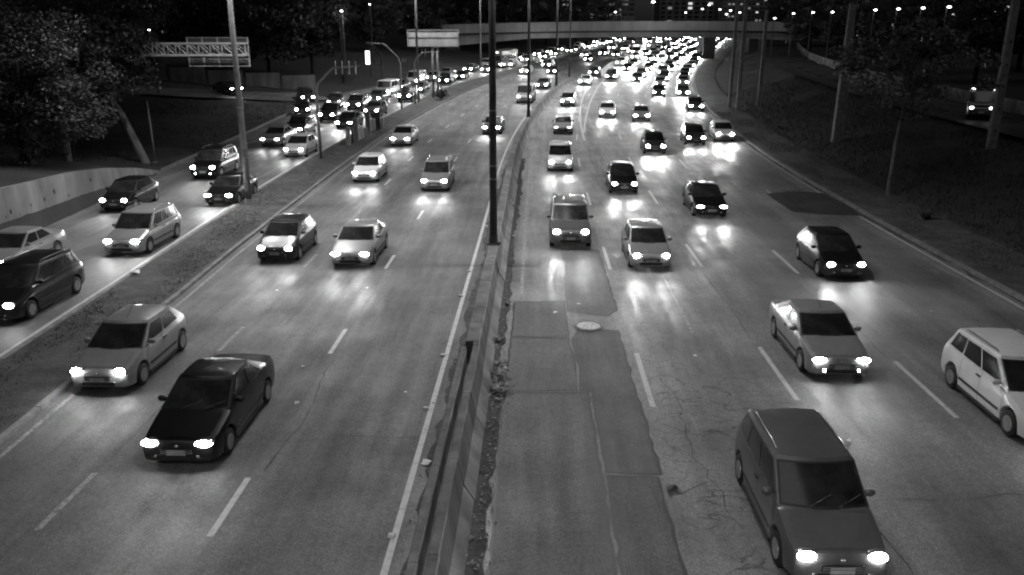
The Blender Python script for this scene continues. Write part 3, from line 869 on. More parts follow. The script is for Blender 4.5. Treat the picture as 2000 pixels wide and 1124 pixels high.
car('hatchback', 'black', -26.3, 85.6, 'black hatchback nosing in from the side street beside the dark grass', GK, .6, yaw=.35)
car('wagon', 'dark', -30.2, 97.0, 'dark estate car waiting farther back in the side street', GK, .6, yaw=.5, loc=None)
car('suv', 'black', -18.4, 99.0, 'black sport utility car under the small curved arms', GK, .8)
car('hatchback', 'dark', -21.6, 97.6, 'dark hatchback beside the black sport utility car under the curved arms', GK, .6)
# -- right carriageway
car('wagon', 'grey', 5.05, 11.6, 'large grey estate car cut off by the bottom edge of the picture', GR)
car('sedan', 'silver', 8.1, 20.3, 'silver sedan with bright fog lights near the right lane dashes', GR, fog=True)
car('hatchback', 'black', 11.6, 29.8, 'black hatchback nearest the grassy bank on the right', GR)
car('wagon', 'white', 11.7, 16.6, 'white estate car cut off by the right edge of the picture', GR)
car('sedan', 'black', 8.8, 40.6, 'black sedan in the third lane right of a silver hatchback', GR, 1.2)
car('hatchback', 'silver', 4.5, 30.9, 'silver hatchback in the second lane from the barrier, nearest the manhole', GR)
car('suv', 'grey', 1.5, 34.2, 'grey sport utility car in the barrier lane, nearest the asphalt patches', GR)
car('hatchback', 'black', 5.05, 46.7, 'black hatchback in the second lane from the barrier, before a bright patch of road', GR, 1.3)
car('wagon', 'white', 1.55, 54.2, 'white estate car in the barrier lane between two other cars', GR)
car('sedan', 'silver', 1.7, 72.5, 'silver sedan with dim lamps in the barrier lane beside the painted wedge', GR, 0)
car('hatchback', 'black', 1.2, 94.8, 'black hatchback in the barrier lane at the tip of the painted wedge', GR)
car('sedan', 'white', 5.8, 84.4, 'white sedan just right of the painted wedge', GR, 1.8, lens='lens_glare')
car('sedan', 'silver', 9.1, 81.4, 'silver sedan one lane right of the white sedan by the wedge', GR, 1.8, lens='lens_glare')
car('hatchback', 'dark', 8.7, 61.6, 'dark hatchback throwing glare on the wet-looking third lane', GR, 3.0, lens='lens_high')
car('hatchback', 'dark', 12.4, 66.2, 'dark hatchback in the fourth lane left of a glaring white car', GR, 1.5)
car('hatchback', 'white', 15.1, 68.4, 'white hatchback with glaring lamps hugging the right edge line', GR, 3.0, lens='lens_high')
car('sedan', 'dark', 15.3, 90.2, 'dark sedan in the outer lane near the pair of utility poles', GR, 1.2, lens='lens_glare')
car('hatchback', 'dark', 11.8, 105.4, 'dark hatchback leading the middle of the distant jam', GR, 1.5)
car('sedan', 'white', 1.0, 122.4, 'white sedan crossing the gap in the median barrier', GR, 1.5, lens='lens_glare')
car('hatchback', 'black', .3, 139.8, 'black hatchback behind the white sedan at the barrier gap', GR, 1.0)

# -- the distant jam
rj = random.Random(5)
ORD = 'first second third fourth fifth sixth seventh eighth ninth tenth eleventh twelfth thirteenth fourteenth fifteenth sixteenth seventeenth eighteenth nineteenth twentieth'.split()
ORD += ['twenty-' + w for w in ORD[:9]]
SHORT = {'hatchback': 'hatchback', 'sedan': 'sedan', 'wagon': 'estate car', 'suv': 'sport utility car'}
def far_lane(off, y0, y1, gap, where, group, beam_every=0, skip=0.0):
    Y = y0 + rj.uniform(0, gap * .4); k = 0; i = 0
    while Y < y1:
        if rj.random() > skip:
            kind = rj.choice(['hatchback', 'hatchback', 'sedan', 'sedan', 'wagon', 'suv'])
            c = rj.choice(['black', 'dark', 'dark', 'grey', 'silver', 'white'])
            car(kind, c, off + rj.uniform(-.5, .5), Y, 'distant %s %s, %s in %s' % (c, SHORT[kind], ORD[i], where), group, (6.0 if 'right' in where else 1.6) if beam_every and k % beam_every == 0 and Y < 215 else 0, full=False, lens=rj.choice(['lens_glare', 'lens_high', 'lens_high', 'lens_far']) if 'right' in where else rj.choice([None, 'lens_glare', 'lens_glare', 'lens_high']))
            i += 1
        Y += max(6.2, gap * rj.uniform(.62, 1.6)); k += 1
lanes = ['the barrier lane', 'the second lane', 'the third lane', 'the fourth lane', 'the outer lane']
for (off, y0, gap, sk), w in zip(((1.4, 160, 16, .2), (4.7, 128, 13, .1), (8.4, 124, 11, 0), (11.9, 116, 10.5, 0), (15.2, 103, 10, 0)), lanes):
    far_lane(off, y0, 320, gap, w + ' of the right jam', 'distant cars in the jam on the right carriageway', 1, sk)
for (off, y0, gap, sk), w in zip(((-4.2, 150, 26, .2), (-7.6, 141, 22, .1), (-11.2, 136, 20, .1)), ('the median lane', 'the middle lane', 'the verge lane')):
    far_lane(off, y0, 330, gap, w + ' of the far left carriageway', 'distant cars on the far left carriageway', 2, sk)
for (off, y0, gap, sk), w in zip(((-19.6, 109, 10.5, 0), (-23.2, 112, 11, .1)), ('the verge side', 'the kerb side')):
    far_lane(off, y0, 330, gap, w + ' of the far local road', 'distant cars on the far local road', 3, sk)
car('van', 'white', -23.6, 121, 'small white van in the local road queue, left of the pale verge pole', GK, .6)
car('van', 'white', -22.6, 104.5, 'small white van in the local road queue by the curved arms', GK, .6)

def coach(name, label, cat, off, Yf, L, W, H, paint_key, sign=True, box=False):
    root = empty(name); place(root, off, Yf, L); tag(root, label, cat)
    y0 = -L / 2
    def shell(ya, yb, z0, z1, hw, nm, mat, round_=.18):
        prof = [(-hw, z0), (-hw, z1 - round_), (-hw + round_ * .4, z1 - round_ * .25), (-hw + round_, z1), (hw - round_, z1), (hw - round_ * .4, z1 - round_ * .25), (hw, z1 - round_), (hw, z0)]
        V = []; Fc = []; n = len(prof)
        for y, k in ((ya, .94), (ya + .15, 1.0), (yb - .1, 1.0), (yb, .96)):
            V += [(x * k, y, z0 + (z - z0) * (.98 if k < 1 else 1)) for x, z in prof]
        for j in range(3):
            for i in range(n): Fc.append((j * n + i, (j + 1) * n + i, (j + 1) * n + (i + 1) % n, j * n + (i + 1) % n))
        Fc += [tuple(range(n)), tuple(3 * n + i for i in reversed(range(n)))]
        return link(nm, mesh(nm, V, Fc, mat), root)
    if box:
        shell(y0, y0 + 1.9, .45, 2.5, W / 2 - .1, 'cab', paint_key)
        shell(y0 + 2.05, -y0, .75, H, W / 2, 'cargo_box', box, .05)
        MB().box((0, .3, .6), (.9, L - 1.2, .2)).build('chassis', 'black_trim', root)
        top = 2.5
    else:
        shell(y0, -y0, .35, H, W / 2, 'body', paint_key); top = H
    MB().box((0, y0 - .012, top * .58), (W * .80, .04, top * .30)).build('windscreen', 'glass', root)
    if sign: MB().box((-.1, y0 - .02, top - .28), (W * .55, .06, .24)).build('destination_sign', 'sign_lit', root)
    if not box:
        k = y0 + 1.0
        while k < -y0 - 1.2:
            for sg in (-1, 1): MB().box((sg * (W / 2 + .003), k + .55, H * .62), (.03, 1.15, H * .27)).build('side_window', 'glass', root)
            k += 1.3
    for sg in (-1, 1):
        h = MB().ellipsoid((sg * W * .37, y0 + .02, .78), (.2, .09, .13), 10, 6).build('headlight', 'lens', root, True)
        for a in (y0 + 1.3, -y0 - 1.6): MB().tube([(sg * (W / 2 - .3), a, .46), (sg * (W / 2 - .02), a, .46)], .46, 16).build('wheel', 'rubber', root)
        MB().box((sg * (W / 2 + .16), y0 + .05, top * .66), (.16, .1, .36)).build('wing_mirror', 'black_trim', root)
    MB().box((0, y0 - .02, .5), (W * .8, .08, .18)).build('bumper', 'black_trim', root)
    return root
coach('city_bus', 'grey city bus with a bright destination sign in the distant left traffic', 'bus', -20.6, 158, 11, 2.5, 3.2, 'p_grey')
coach('box_truck', 'pale box truck with bright lamps in the distant traffic under the flyover', 'truck', -1.4, 205, 7.5, 2.4, 3.3, 'p_white', True, 'p_silver')
coach('city_bus', 'grey city bus stuck in the right jam close to the flyover pier', 'bus', 12.2, 262, 11, 2.5, 3.2, 'p_grey', False)

# ================================================================== POLES AND LAMPS
def mast(name, label, x, Y, h, r0, r1, mat, arms, lit=1.0, group=None, z=None, cone=128):
    root = tag(empty(name, (x, Y, hz(x, Y) if z is None else z)), label, 'lamp post', group)
    MB().tube([(0, 0, -.2), (0, 0, h * .5), (0, 0, h)], [r0, (r0 + r1) / 2, r1], 14).build('shaft', mat, root, True)
    MB().tube([(0, 0, 0), (0, 0, .05)], r0 * 1.9, 12).build('base_plate', mat, root)
    for k in range(4): MB().tube([(r0 * 1.5 * math.cos(.8 + k * 1.57), r0 * 1.5 * math.sin(.8 + k * 1.57), .04), (r0 * 1.5 * math.cos(.8 + k * 1.57), r0 * 1.5 * math.sin(.8 + k * 1.57), .13)], .022, 6).build('anchor_bolt', 'steel', root)
    MB().tube([(0, 0, .05), (0, 0, .4)], [r0 * 1.35, r0 * 1.12], 12).build('base_collar', mat, root)
    MB().box((0, -r0 * .92, 1.1), (r0 * .9, .05, .5)).build('access_door', mat, root)
    for z in (2.6, 3.1, 5.2): MB().tube([(0, 0, z), (0, 0, z + .05)], r0 * (1.06 - .02 * z), 12).build('strap', 'steel', root)
    for sg in arms:
        MB().tube([(0, 0, h - .3), (sg * .5, 0, h + .15), (sg * 1.8, 0, h + .35)], .05, 8).build('arm', mat, root, True)
        hd = MB().box((sg * 2.15, 0, h + .37), (.85, .32, .14), taper=.8).build('lamp_head', 'steel', root)
        MB().box((sg * 2.2, 0, h + .285), (.55, .24, .03)).build('lamp_lens', 'lamp_lit', hd)
        if lit:
            d = bpy.data.lights.new('street_light', 'SPOT'); d.energy = STREET_W * lit; d.spot_size = R(cone); d.spot_blend = .5; d.shadow_soft_size = .35
            lo = bpy.data.objects.new('street_light', d); col.objects.link(lo); lo.parent = root
            lo.location = (sg * 2.2, 0, h + .2)
    return root
GM = 'tall lamp posts along the road'
def mpole(px, py, h, r0, r1, mat, label, arms=(-1, 1), lit=1.0, cone=128):
    p = gp(px, py); mast('lamp_post', label, p.x, p.y, h, r0, r1, mat, arms, lit, GM, p.z, cone)
mast('lamp_post', 'thick dark lamp post rising from the median barrier through the whole picture', -1.68, 31.7, 17, .155, .105, 'steel_dark', (-1, 1), 1.0, GM, .89, 138)
mast('lamp_post', 'second lamp post of the median, beside the white passenger van', -1.65 + cx(78), 78, 16, .15, .09, 'steel_dark', (-1, 1), 1.0, GM, zt(78) + .89, 138)
mast('lamp_post', 'third lamp post of the median, nearer the barrier gap', -1.68 + cx(112), 112, 16, .15, .09, 'steel_dark', (-1, 1), 1.0, GM, zt(112) + .89)
mpole(1112, 153, 18, .14, .09, 'steel_dark', 'farthest median lamp post, standing past the barrier end', cone=172)
mpole(487, 403, 16, .18, .10, 'steel_pale', 'pale lamp post on the left verge in front of the sign gantry', (-1, 1), 1.0)
mpole(818, 202, 17, .14, .09, 'steel_pale', 'slim lamp post on the verge in front of the billboard', (-1, 1), 1.0)
mpole(939, 140, 18, .16, .11, 'steel_pale', 'pale lamp post left of the thick dark median post', (-1, 1), 1.0, 172)
mast('lamp_post', 'unseen lamp post behind the camera, added to light the near road', -1.6, -6, 17, .155, .105, 'steel_dark', (-1, 1), 1.0, GM, 0)  # unseen, added behind the camera to light the foreground; continues the median row

def bent_arm(label, px, py, top_py, arm_px, sw, ticks=0, r=.09, mat='steel', lit=None):
    """post with a bent overhead arm; heights read from the picture at the post's own distance"""
    p = gp(px, py); root = tag(empty('overhead_arm', p), label, 'overhead arm')
    zt_ = at(px, top_py, p.y).z - p.z
    reach = (arm_px - px) / F * p.y
    sg = 1 if reach > 0 else -1
    b = abs(sw)
    MB().tube([(0, 0, -.2), (0, 0, zt_ - b * 1.3), (sg * b * .12, 0, zt_ - b * .9), (sg * b * .85, 0, zt_ - b * .18), (sg * b * 1.1, 0, zt_)], [r * 1.15, r, r, r * .9, r * .85], 10).build('post', mat, root, True)
    MB().tube([(sg * b * 1.1, 0, zt_), (reach, 0, zt_ + .12)], [r * .85, r * .6], 10).build('arm', mat, root, True)
    for k in range(ticks):
        x = sg * b * 1.1 + (reach - sg * b * 1.1) * (k + .3) / ticks
        MB().box((x, 0, zt_ + .02), (.07, .07, .9)).build('bracket', mat, root)
    return root
bent_arm('tall bent overhead arm with four small brackets standing on the verge', 627, 313, 133, 714, 1.2, 4)
bent_arm('curved overhead arm reaching left over the local road queue', 785, 216, 86, 722, 1.6)
bent_arm('second curved arm just left of the billboard, partly behind it', 812, 206, 103, 860, .9, 2, .07)
bent_arm('thin farther bent arm behind the curved overhead arm', 748, 172, 88, 720, 1.2, 0, .07, 'steel_dark')

# lit vertical panel and small signs on posts beyond the local road
def post_sign(name, label, cat, px, py, Y, z0, w, h, mat, pw=.06):
    p = at(px, py, Y); gz = hz(p.x, Y); root = tag(empty(name, (p.x, Y, gz)), label, cat)
    zc = p.z - gz
    MB().tube([(w * .62, .08, -.2), (w * .62, .08, zc + h * .75)], pw, 8).build('post', 'steel_dark', root)
    MB().box((0, 0, zc), (w, .14, h)).build('panel', mat, root)
    MB().box((0, .09, zc), (w + .12, .05, h + .12)).build('frame', 'steel_dark', root)
    return root
post_sign('lit_sign', 'bright glowing upright panel beside the curved arms', 'sign', 718, 113, 130, 0, .62, 2.0, 'sign_lit')
post_sign('road_sign', 'small pale road sign seen from behind near the glowing panel', 'sign', 738, 123, 125, 0, .8, .55, 'sign_back')
post_sign('road_sign', 'small pale road sign between the curved arms and the billboard', 'sign', 789, 118, 128, 0, .8, .55, 'bill')

sp_ = gp(304, 318); spr = tag(empty('sign_post', sp_), 'thin plain post standing beside the pale leaning tree trunk', 'post')
MB().tube([(0, 0, -.2), (-.05, 0, 4.2)], [.06, .05], 8).build('shaft', 'steel_pale', spr, True)
MB().box((0, 0, .03), (.3, .3, .06)).build('footing', 'kerb', spr)
# sign gantry on the left
def gantry():
    Y = 54.0
    a = at(100, 97, Y); b = at(482, 97, Y)
    gz = hz(a.x, Y); root = tag(empty('sign_gantry', (a.x, Y, gz)), 'cantilever lattice sign gantry carrying a big sign seen from behind', 'gantry')
    L = b.x - a.x; z = a.z - gz; hh = .36
    MB().tube([(0, 0, -.2), (0, 0, z + .6)], [.24, .18], 12).build('post', 'steel_gantry', root, True)
    for dy in (-.3, .3):
        for dz in (-hh, hh): MB().tube([(0, dy, z + dz), (L, dy, z + dz)], .075, 8).build('chord', 'steel_gantry', root)
    n = 17
    for k in range(n + 1):
        x = L * k / n
        for dy in (-.3, .3):
            MB().tube([(x, dy, z - hh), (x, dy, z + hh)], .045, 6).build('lattice_bar', 'steel_gantry', root)
            if k < n: MB().tube([(x, dy, z + hh), (x + L / n, dy, z - hh)], .04, 6).build('lattice_bar', 'steel_gantry', root)
        MB().tube([(x, -.3, z + hh), (x, .3, z + hh)], .025, 5).build('lattice_bar', 'steel_gantry', root)
    s0 = at(360, 74, Y); s1 = at(484, 130, Y); w = s1.x - s0.x; zc = (s0.z + s1.z) / 2 - gz; h = s0.z - s1.z
    xc = (s0.x + s1.x) / 2 - a.x
    sp = MB().box((xc, .42, zc), (w, .05, h)).build('sign_panel', 'sign_dark', root)
    for k in range(5):
        MB().box((xc - w / 2 + w * k / 4, .375, zc), (.09, .05, h + .06)).build('stiffener', 'steel_gantry', sp)
    for k in range(5):
        MB().box((xc, .385, zc - h / 2 + h * k / 4), (w, .03, .04)).build('rail', 'steel_gantry', sp)
gantry()
def billboard():
    Y = 104.0
    a = at(797, 60, Y); b = at(894, 90, Y); xc = (a.x + b.x) / 2; gz = hz(xc, Y)
    root = tag(empty('billboard', (xc, Y, gz)), 'pale billboard on two posts seen from behind, above the local road queue', 'billboard')
    w, h = b.x - a.x, a.z - b.z; zc = (a.z + b.z) / 2 - gz
    n = 7
    for k in range(n):
        MB().box((-w / 2 + w * (k + .5) / n, random.uniform(-.01, .01), zc), (w / n - .03, .06, h)).build('panel', 'bill', root)
    MB().box((0, -.08, zc + h / 2 + .05), (w + .2, .14, .1)).build('top_frame', 'steel', root)
    MB().box((0, -.08, zc - h / 2 - .05), (w + .2, .14, .1)).build('bottom_frame', 'steel', root)
    MB().box((-w / 2 - .08, -.08, zc), (.1, .14, h)).build('side_frame', 'steel', root)
    MB().box((w / 2 + .08, -.08, zc), (.1, .14, h)).build('side_frame', 'steel', root)
    for x in (-.15, .45): MB().tube([(x, .2, -.2), (x, .2, zc)], .13, 10).build('post', 'steel_pale', root, True)
    MB().box((0, -.10, zc + .1), (w, .05, .05)).build('rail', 'steel_dark', root)
billboard()

# utility poles on the right bank
def upole(label, px, py, top_px, top_py, w0, w1, arm=False, mat='wood_pole'):
    p = gp(px, py); t = at(top_px, top_py, p.y)
    root = tag(empty('utility_pole', p), label, 'utility pole', 'utility poles on the right bank')
    h = t.z - p.z; V = []; Fc = []
    for z, w in ((-.3, w0), (h * .5, (w0 + w1) / 2), (h, w1)):
        V += [(-w, -w * .7, z), (w, -w * .7, z), (w, w * .7, z), (-w, w * .7, z)]
    for j in range(2):
        for i in range(4): Fc.append((j * 4 + i, j * 4 + (i + 1) % 4, (j + 1) * 4 + (i + 1) % 4, (j + 1) * 4 + i))
    Fc += [(3, 2, 1, 0), (8, 9, 10, 11)]
    MB().poly(V, Fc).build('shaft', mat, root)
    for k in range(5): MB().box((0, -w0 * .8, h * (.12 + .14 * k)), (.05, .05, .16)).build('step_slot', 'stain', root)
    if arm:
        MB().box((0, -.15, h - .6), (2.2, .1, .12)).build('cross_arm', 'wood_pole', root)
        for x in (-.9, -.3, .9): MB().tube([(x, -.15, h - .54), (x, -.15, h - .3)], .05, 6).build('insulator', 'steel', root)
    return root
upole('stout tapering concrete pole on the right bank beside the spindly tree', 1635, 276, 1657, 8, .42, .22)
upole('left one of the twin poles on the bank right of the jam', 1425, 212, 1437, -12, .20, .15, True)
upole('right one of the twin poles on the bank right of the jam', 1441, 219, 1452, -12, .24, .16, True)
upole('single pole right of the twin poles on the bank', 1482, 208, 1492, 20, .22, .14)
upole('faint far pole near the right edge above the glowing streaks', 1935, 290, 1970, -20, .26, .2)

# remains of a concrete fence on the verge
def fence():
    root = tag(empty('concrete_fence', gp(700, 280)), 'broken concrete posts and slabs standing on the verge before the black sedan', 'fence')
    o = root.location.copy()
    def put(px, py, w, d, h, nm, mat, lean=0.0, rz=0.0):
        p = gp(px, py) - o
        MB().box((0, 0, h / 2), (w, d, h), taper=.92).build(nm, mat, root, loc=(p.x, p.y, p.z), rot=(lean, lean * .5, rz))
    put(681, 286, .34, .3, 1.5, 'post', 'conc_light', .02)
    put(690, 283, .16, .3, 1.4, 'post', 'conc_dark', -.04)
    put(696, 278, .40, .34, 1.95, 'post', 'conc_light', .03)
    put(704, 274, .2, 1.3, 1.0, 'slab', 'conc_light', 0, -.15)
    put(711, 270, .2, 1.5, .8, 'slab', 'concrete', .08, -.2)
    put(720, 262, .42, .36, 1.95, 'post', 'conc_light', -.03)
    put(727, 258, .2, 1.6, 1.1, 'slab', 'concrete', .04, -.15)
    put(736, 255, .75, .6, 1.6, 'bin_block', 'conc_dark', 0, .2)
    for k, (px, py) in enumerate(((742, 253), (747, 250))): put(px, py, .09, .09, 1.75, 'stake', 'steel_pale', .12 - .2 * k)
fence()

# ================================================================== FLYOVER
def flyover():
    Y = 190.0
    root = tag(empty('flyover', (30, Y, zt(Y))), 'pale concrete flyover crossing the road above the distant jam', 'flyover')
    o = root.location
    x0, x1 = at(840, 60, Y).x, at(1720, 60, Y).x
    def beam(nm, mat, ztop, zbot, ya, yb, xa=None, xb=None):
        xa = x0 if xa is None else xa; xb = x1 if xb is None else xb
        n = 40; V = []; Fc = []
        for i in range(n + 1):
            x = xa + (xb - xa) * i / n
            a, b = ztop(x), zbot(x)
            V += [(x - o.x, ya - o.y, a - o.z), (x - o.x, yb - o.y, a - o.z), (x - o.x, yb - o.y, b - o.z), (x - o.x, ya - o.y, b - o.z)]
        for i in range(n):
            for k in range(4): Fc.append((i * 4 + k, i * 4 + (k + 1) % 4, (i + 1) * 4 + (k + 1) % 4, (i + 1) * 4 + k))
        Fc += [(0, 1, 2, 3), (n * 4 + 3, n * 4 + 2, n * 4 + 1, n * 4)]
        return link(nm, mesh(nm, V, Fc, mat), root)
    top = lambda x: 12.05 - .0003 * (x - 22) ** 2 + .004 * (x - 22)
    beam('parapet', 'fly', top, lambda x: top(x) - 1.95, Y, Y + .3)
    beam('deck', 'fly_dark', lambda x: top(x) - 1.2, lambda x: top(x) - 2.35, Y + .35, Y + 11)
    xm = (at(1040, 60, Y).x, at(1370, 60, Y).x)
    def soffit(x):
        d = max(0, xm[0] - x) * .07 + max(0, x - xm[1]) * .02
        return top(x) - 3.35 - d
    beam('girder', 'fly', lambda x: top(x) - 2.35, soffit, Y + .9, Y + 8)
    beam('parapet', 'fly', top, lambda x: top(x) - 1.9, Y + 11.1, Y + 11.4)
    for px, w in ((1388, 2.6), (1475, 2.0), (1560, 1.6), (880, 3.0)):
        x = at(px, 80, Y).x
        z0 = hz(x, Y + 4) - .6
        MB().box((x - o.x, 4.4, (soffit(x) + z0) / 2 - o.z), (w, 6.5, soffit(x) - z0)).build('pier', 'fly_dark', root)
flyover()

# street lamps far away, over the flyover and along the road beyond the right bank
def far_lamp(px, py, Y, label, s=1.0):
    s *= .8
    p = at(px, py, Y); gz = hz(p.x, Y); root = tag(empty('street_lamp', (p.x, Y, gz)), label, 'street lamp', 'far street lamps')
    h = p.z - gz
    MB().tube([(0, .5, -.2), (0, .5, h)], [.09, .06], 8).build('shaft', 'steel_dark', root)
    MB().tube([(0, .5, h), (0, .1, h + .1)], .05, 6).build('arm', 'steel_dark', root)
    MB().box((0, 0, h + .14), (.55 * s, .7, .10)).build('lamp_head', 'steel_dark', root)
    MB().ellipsoid((0, 0, h), (.36 * s, .3, .17 * s), 10, 6).build('lamp_lens', 'lamp_far', root, True)
row = [(1513, 36), (1550, 27), (1588, 25), (1626, 24), (1667, 22), (1710, 20), (1755, 18), (1803, 16), (1854, 14)]
order = ['first', 'second', 'third', 'fourth', 'fifth', 'sixth', 'seventh', 'eighth', 'last']
for i, (px, py) in enumerate(row):
    far_lamp(px, py, 150 - 7 * i, order[i] + ' glowing lamp, counted from the left, in the row above the right bank', .62)
rng = [(1372, 18, 'leftmost'), (1385, 10, 'highest'), (1406, 19, 'third from the left'), (1419, 28, 'lowest'), (1427, 21, 'second from the right'), (1445, 25, 'rightmost')]
for px, py, w in rng: far_lamp(px, py, 236, w + ' lamp of the bright cluster above the right end of the flyover')
far_lamp(1276, 4, 215, 'bright street lamp at the top edge above the middle of the flyover', 1.5)
far_lamp(1202, 24, 225, 'single street lamp above the left half of the flyover', .9)
far_lamp(1339, 25, 240, 'single street lamp above the flyover just left of the bright cluster', .9)
far_lamp(1896, 31, 120, 'bright lamp standing low among the dark trees at the upper right', .7)
far_lamp(1962, 11, 118, 'upper one of two lamps in the top right corner', .6)
far_lamp(1972, 21, 118, 'lower one of two lamps in the top right corner', .6)
far_lamp(667, 22, 118, 'slim street lamp glowing inside a pale tree crown at the upper left', .6)
far_lamp(291, 59, 90, 'tiny lamp among the dark trees right of the big left tree', .45)
far_lamp(722, 9, 150, 'small lamp at the top edge above the curved arms', .5)

# ================================================================== BUILDINGS
def building(label, px0, px1, top, Y, wall, rows, colsn, lit, seed, y_lo=2, win=(.62, .55), dim=.5):
    rb = random.Random(seed)
    a = at(px0, top, Y); b = at(px1, top, Y); gz = hz((a.x + b.x) / 2, Y) - 1
    root = tag(empty('building', ((a.x + b.x) / 2, Y, gz)), label, 'building')
    w, h = b.x - a.x, a.z - gz
    MB().box((0, 8, h / 2), (w, 16, h)).build('wall', wall, root)
    MB().box((0, 8, h + .25), (w + .5, 16.5, .5)).build('roof', 'fly_dark', root)
    cw, rh = w / colsn, (h - y_lo) / rows
    fm = MB().box((0, -.03, 0), (cw * win[0] + .25, .06, rh * win[1] + .25)).mesh('window', 'bldg')
    pm = MB().box((0, -.05, 0), (cw * win[0], .06, rh * win[1])).mesh('pane', 'win_lit')
    for r in range(rows):
        for c in range(colsn):
            o = link('window', fm, root, (-w / 2 + cw * (c + .5), -.01, y_lo + rh * (r + .5)))
            q = link('pane', pm, o, (0, -.02, 0))
            u = rb.random()
            q.material_slots[0].link = 'OBJECT'
            q.material_slots[0].material = M['win_lit'] if u < lit * (1 - dim) else (M['win_dim'] if u < lit else M['glass'])
building('wide building with brightly lit upper floor behind the flyover', 1086, 1242, -26, 300, 'bldg', 6, 12, .45, 3, 8, (.8, .4), .55)
building('dark tower with scattered lit windows above the flyover\'s right end', 1418, 1545, -60, 330, 'bldg', 14, 16, .15, 7, 4, (.6, .4), .7)
building('pale tall block beside the lamps above the flyover', 1292, 1412, -50, 345, 'bldg2', 12, 9, .06, 9, 4)
building('low dark block with a few lit windows in the top right corner', 1862, 1990, -14, 170, 'bldg', 7, 12, .22, 12, 5, (.6, .4), .6)
building('small brightly lit building glimpsed among the dark trees at the upper right', 1938, 1966, 48, 160, 'bldg', 2, 6, .9, 14, 9.2, (.7, .7), .35)

# ================================================================== SIDE ROADS
side_r = tag(strip('road_upper_right', lambda Y: lerp_tab([(40, 30.4), (62, 30.2), (150, 28.6)], Y), lambda Y: lerp_tab([(40, 36.6), (62, 36.4), (150, 34.8)], Y), 30, 260, 2.58, 'patch_dark'), kind='structure')
def low_wall():
    root = tag(empty('parapet_wall', (0, 0, 0)), 'low pale wall along the upper road on the right bank', 'wall')
    y = 56.0
    while y < 200:
        V = []; Fc = []
        for Y in (y, y + 3.94):
            o = lerp_tab([(40, 38), (62, 37.6), (150, 36)], Y) + cx(Y); z = zt(Y) + 2.5
            V += [(o, Y, z - .3), (o, Y, z + 1.0), (o + .25, Y, z + 1.0), (o + .25, Y, z - .3)]
        Fc = [(0, 1, 5, 4), (1, 2, 6, 5), (2, 3, 7, 6), (0, 3, 2, 1), (4, 5, 6, 7)]
        link('wall_panel', mesh('wall_panel', V, Fc, 'conc_light'), root); y += 4
low_wall()
def side_street():
    pts = [(-26.6, 103.5), (-30, 99.5), (-35, 96.4), (-40, 93), (-52, 88), (-75, 80)]
    V, Fc = [], []
    for i, (x, y) in enumerate(pts):
        a = Vector(pts[max(i - 1, 0)]); b = Vector(pts[min(i + 1, len(pts) - 1)]); d = (b - a).normalized(); n = Vector((-d.y, d.x))
        for k in (-3.4, 0, 3.4):
            p = Vector((x, y)) + n * k; V.append((p.x, p.y, hz(p.x, p.y) + .22))
    for i in range(len(pts) - 1):
        for k in range(2): Fc.append((i * 3 + k, i * 3 + k + 1, i * 3 + 4 + k, i * 3 + 3 + k))
    tag(link('side_street', mesh('side_street', V, Fc, 'asph_local')), kind='structure')
side_street()
p = at(437, 173, 95.5)
car('sedan', 'dark', 0, 0, 'dark sedan with lit lamps on the side street under the gantry sign', GK, .5, yaw=.85, loc=(p.x, 96.6, hz(p.x, 96.6) + .24))
bw_ = tag(empty('garden_wall', (-39, 108, hz(-39, 108))), 'pale garden wall behind the side street, below the gantry sign', 'wall')
for k in range(6):
    x = -52 + k * 4.2; yy = 101 + k * 1.6
    MB().box((x + 39, yy - 108, hz(x, yy) - hz(-39, 108) + .7), (4.15, .25, 2.2), Matrix.Rotation(.36, 3, 'Z')).build('wall_panel', 'conc_wall', bw_)
q_ = gp(1940, 238)
t_ = car('van', 'black', 0, 0, 'dark van with lit roof lamps on the upper road at the right edge', None, 0, loc=(q_.x + .2, q_.y + 2.4, zt(q_.y + 2) + 2.6), yaw=-.46)
for sg in (-1, 1): MB().ellipsoid((sg * .7, -1.28, 2.1), (.14, .06, .07), 8, 5).build('marker_lamp', 'lens_dim', t_, True)

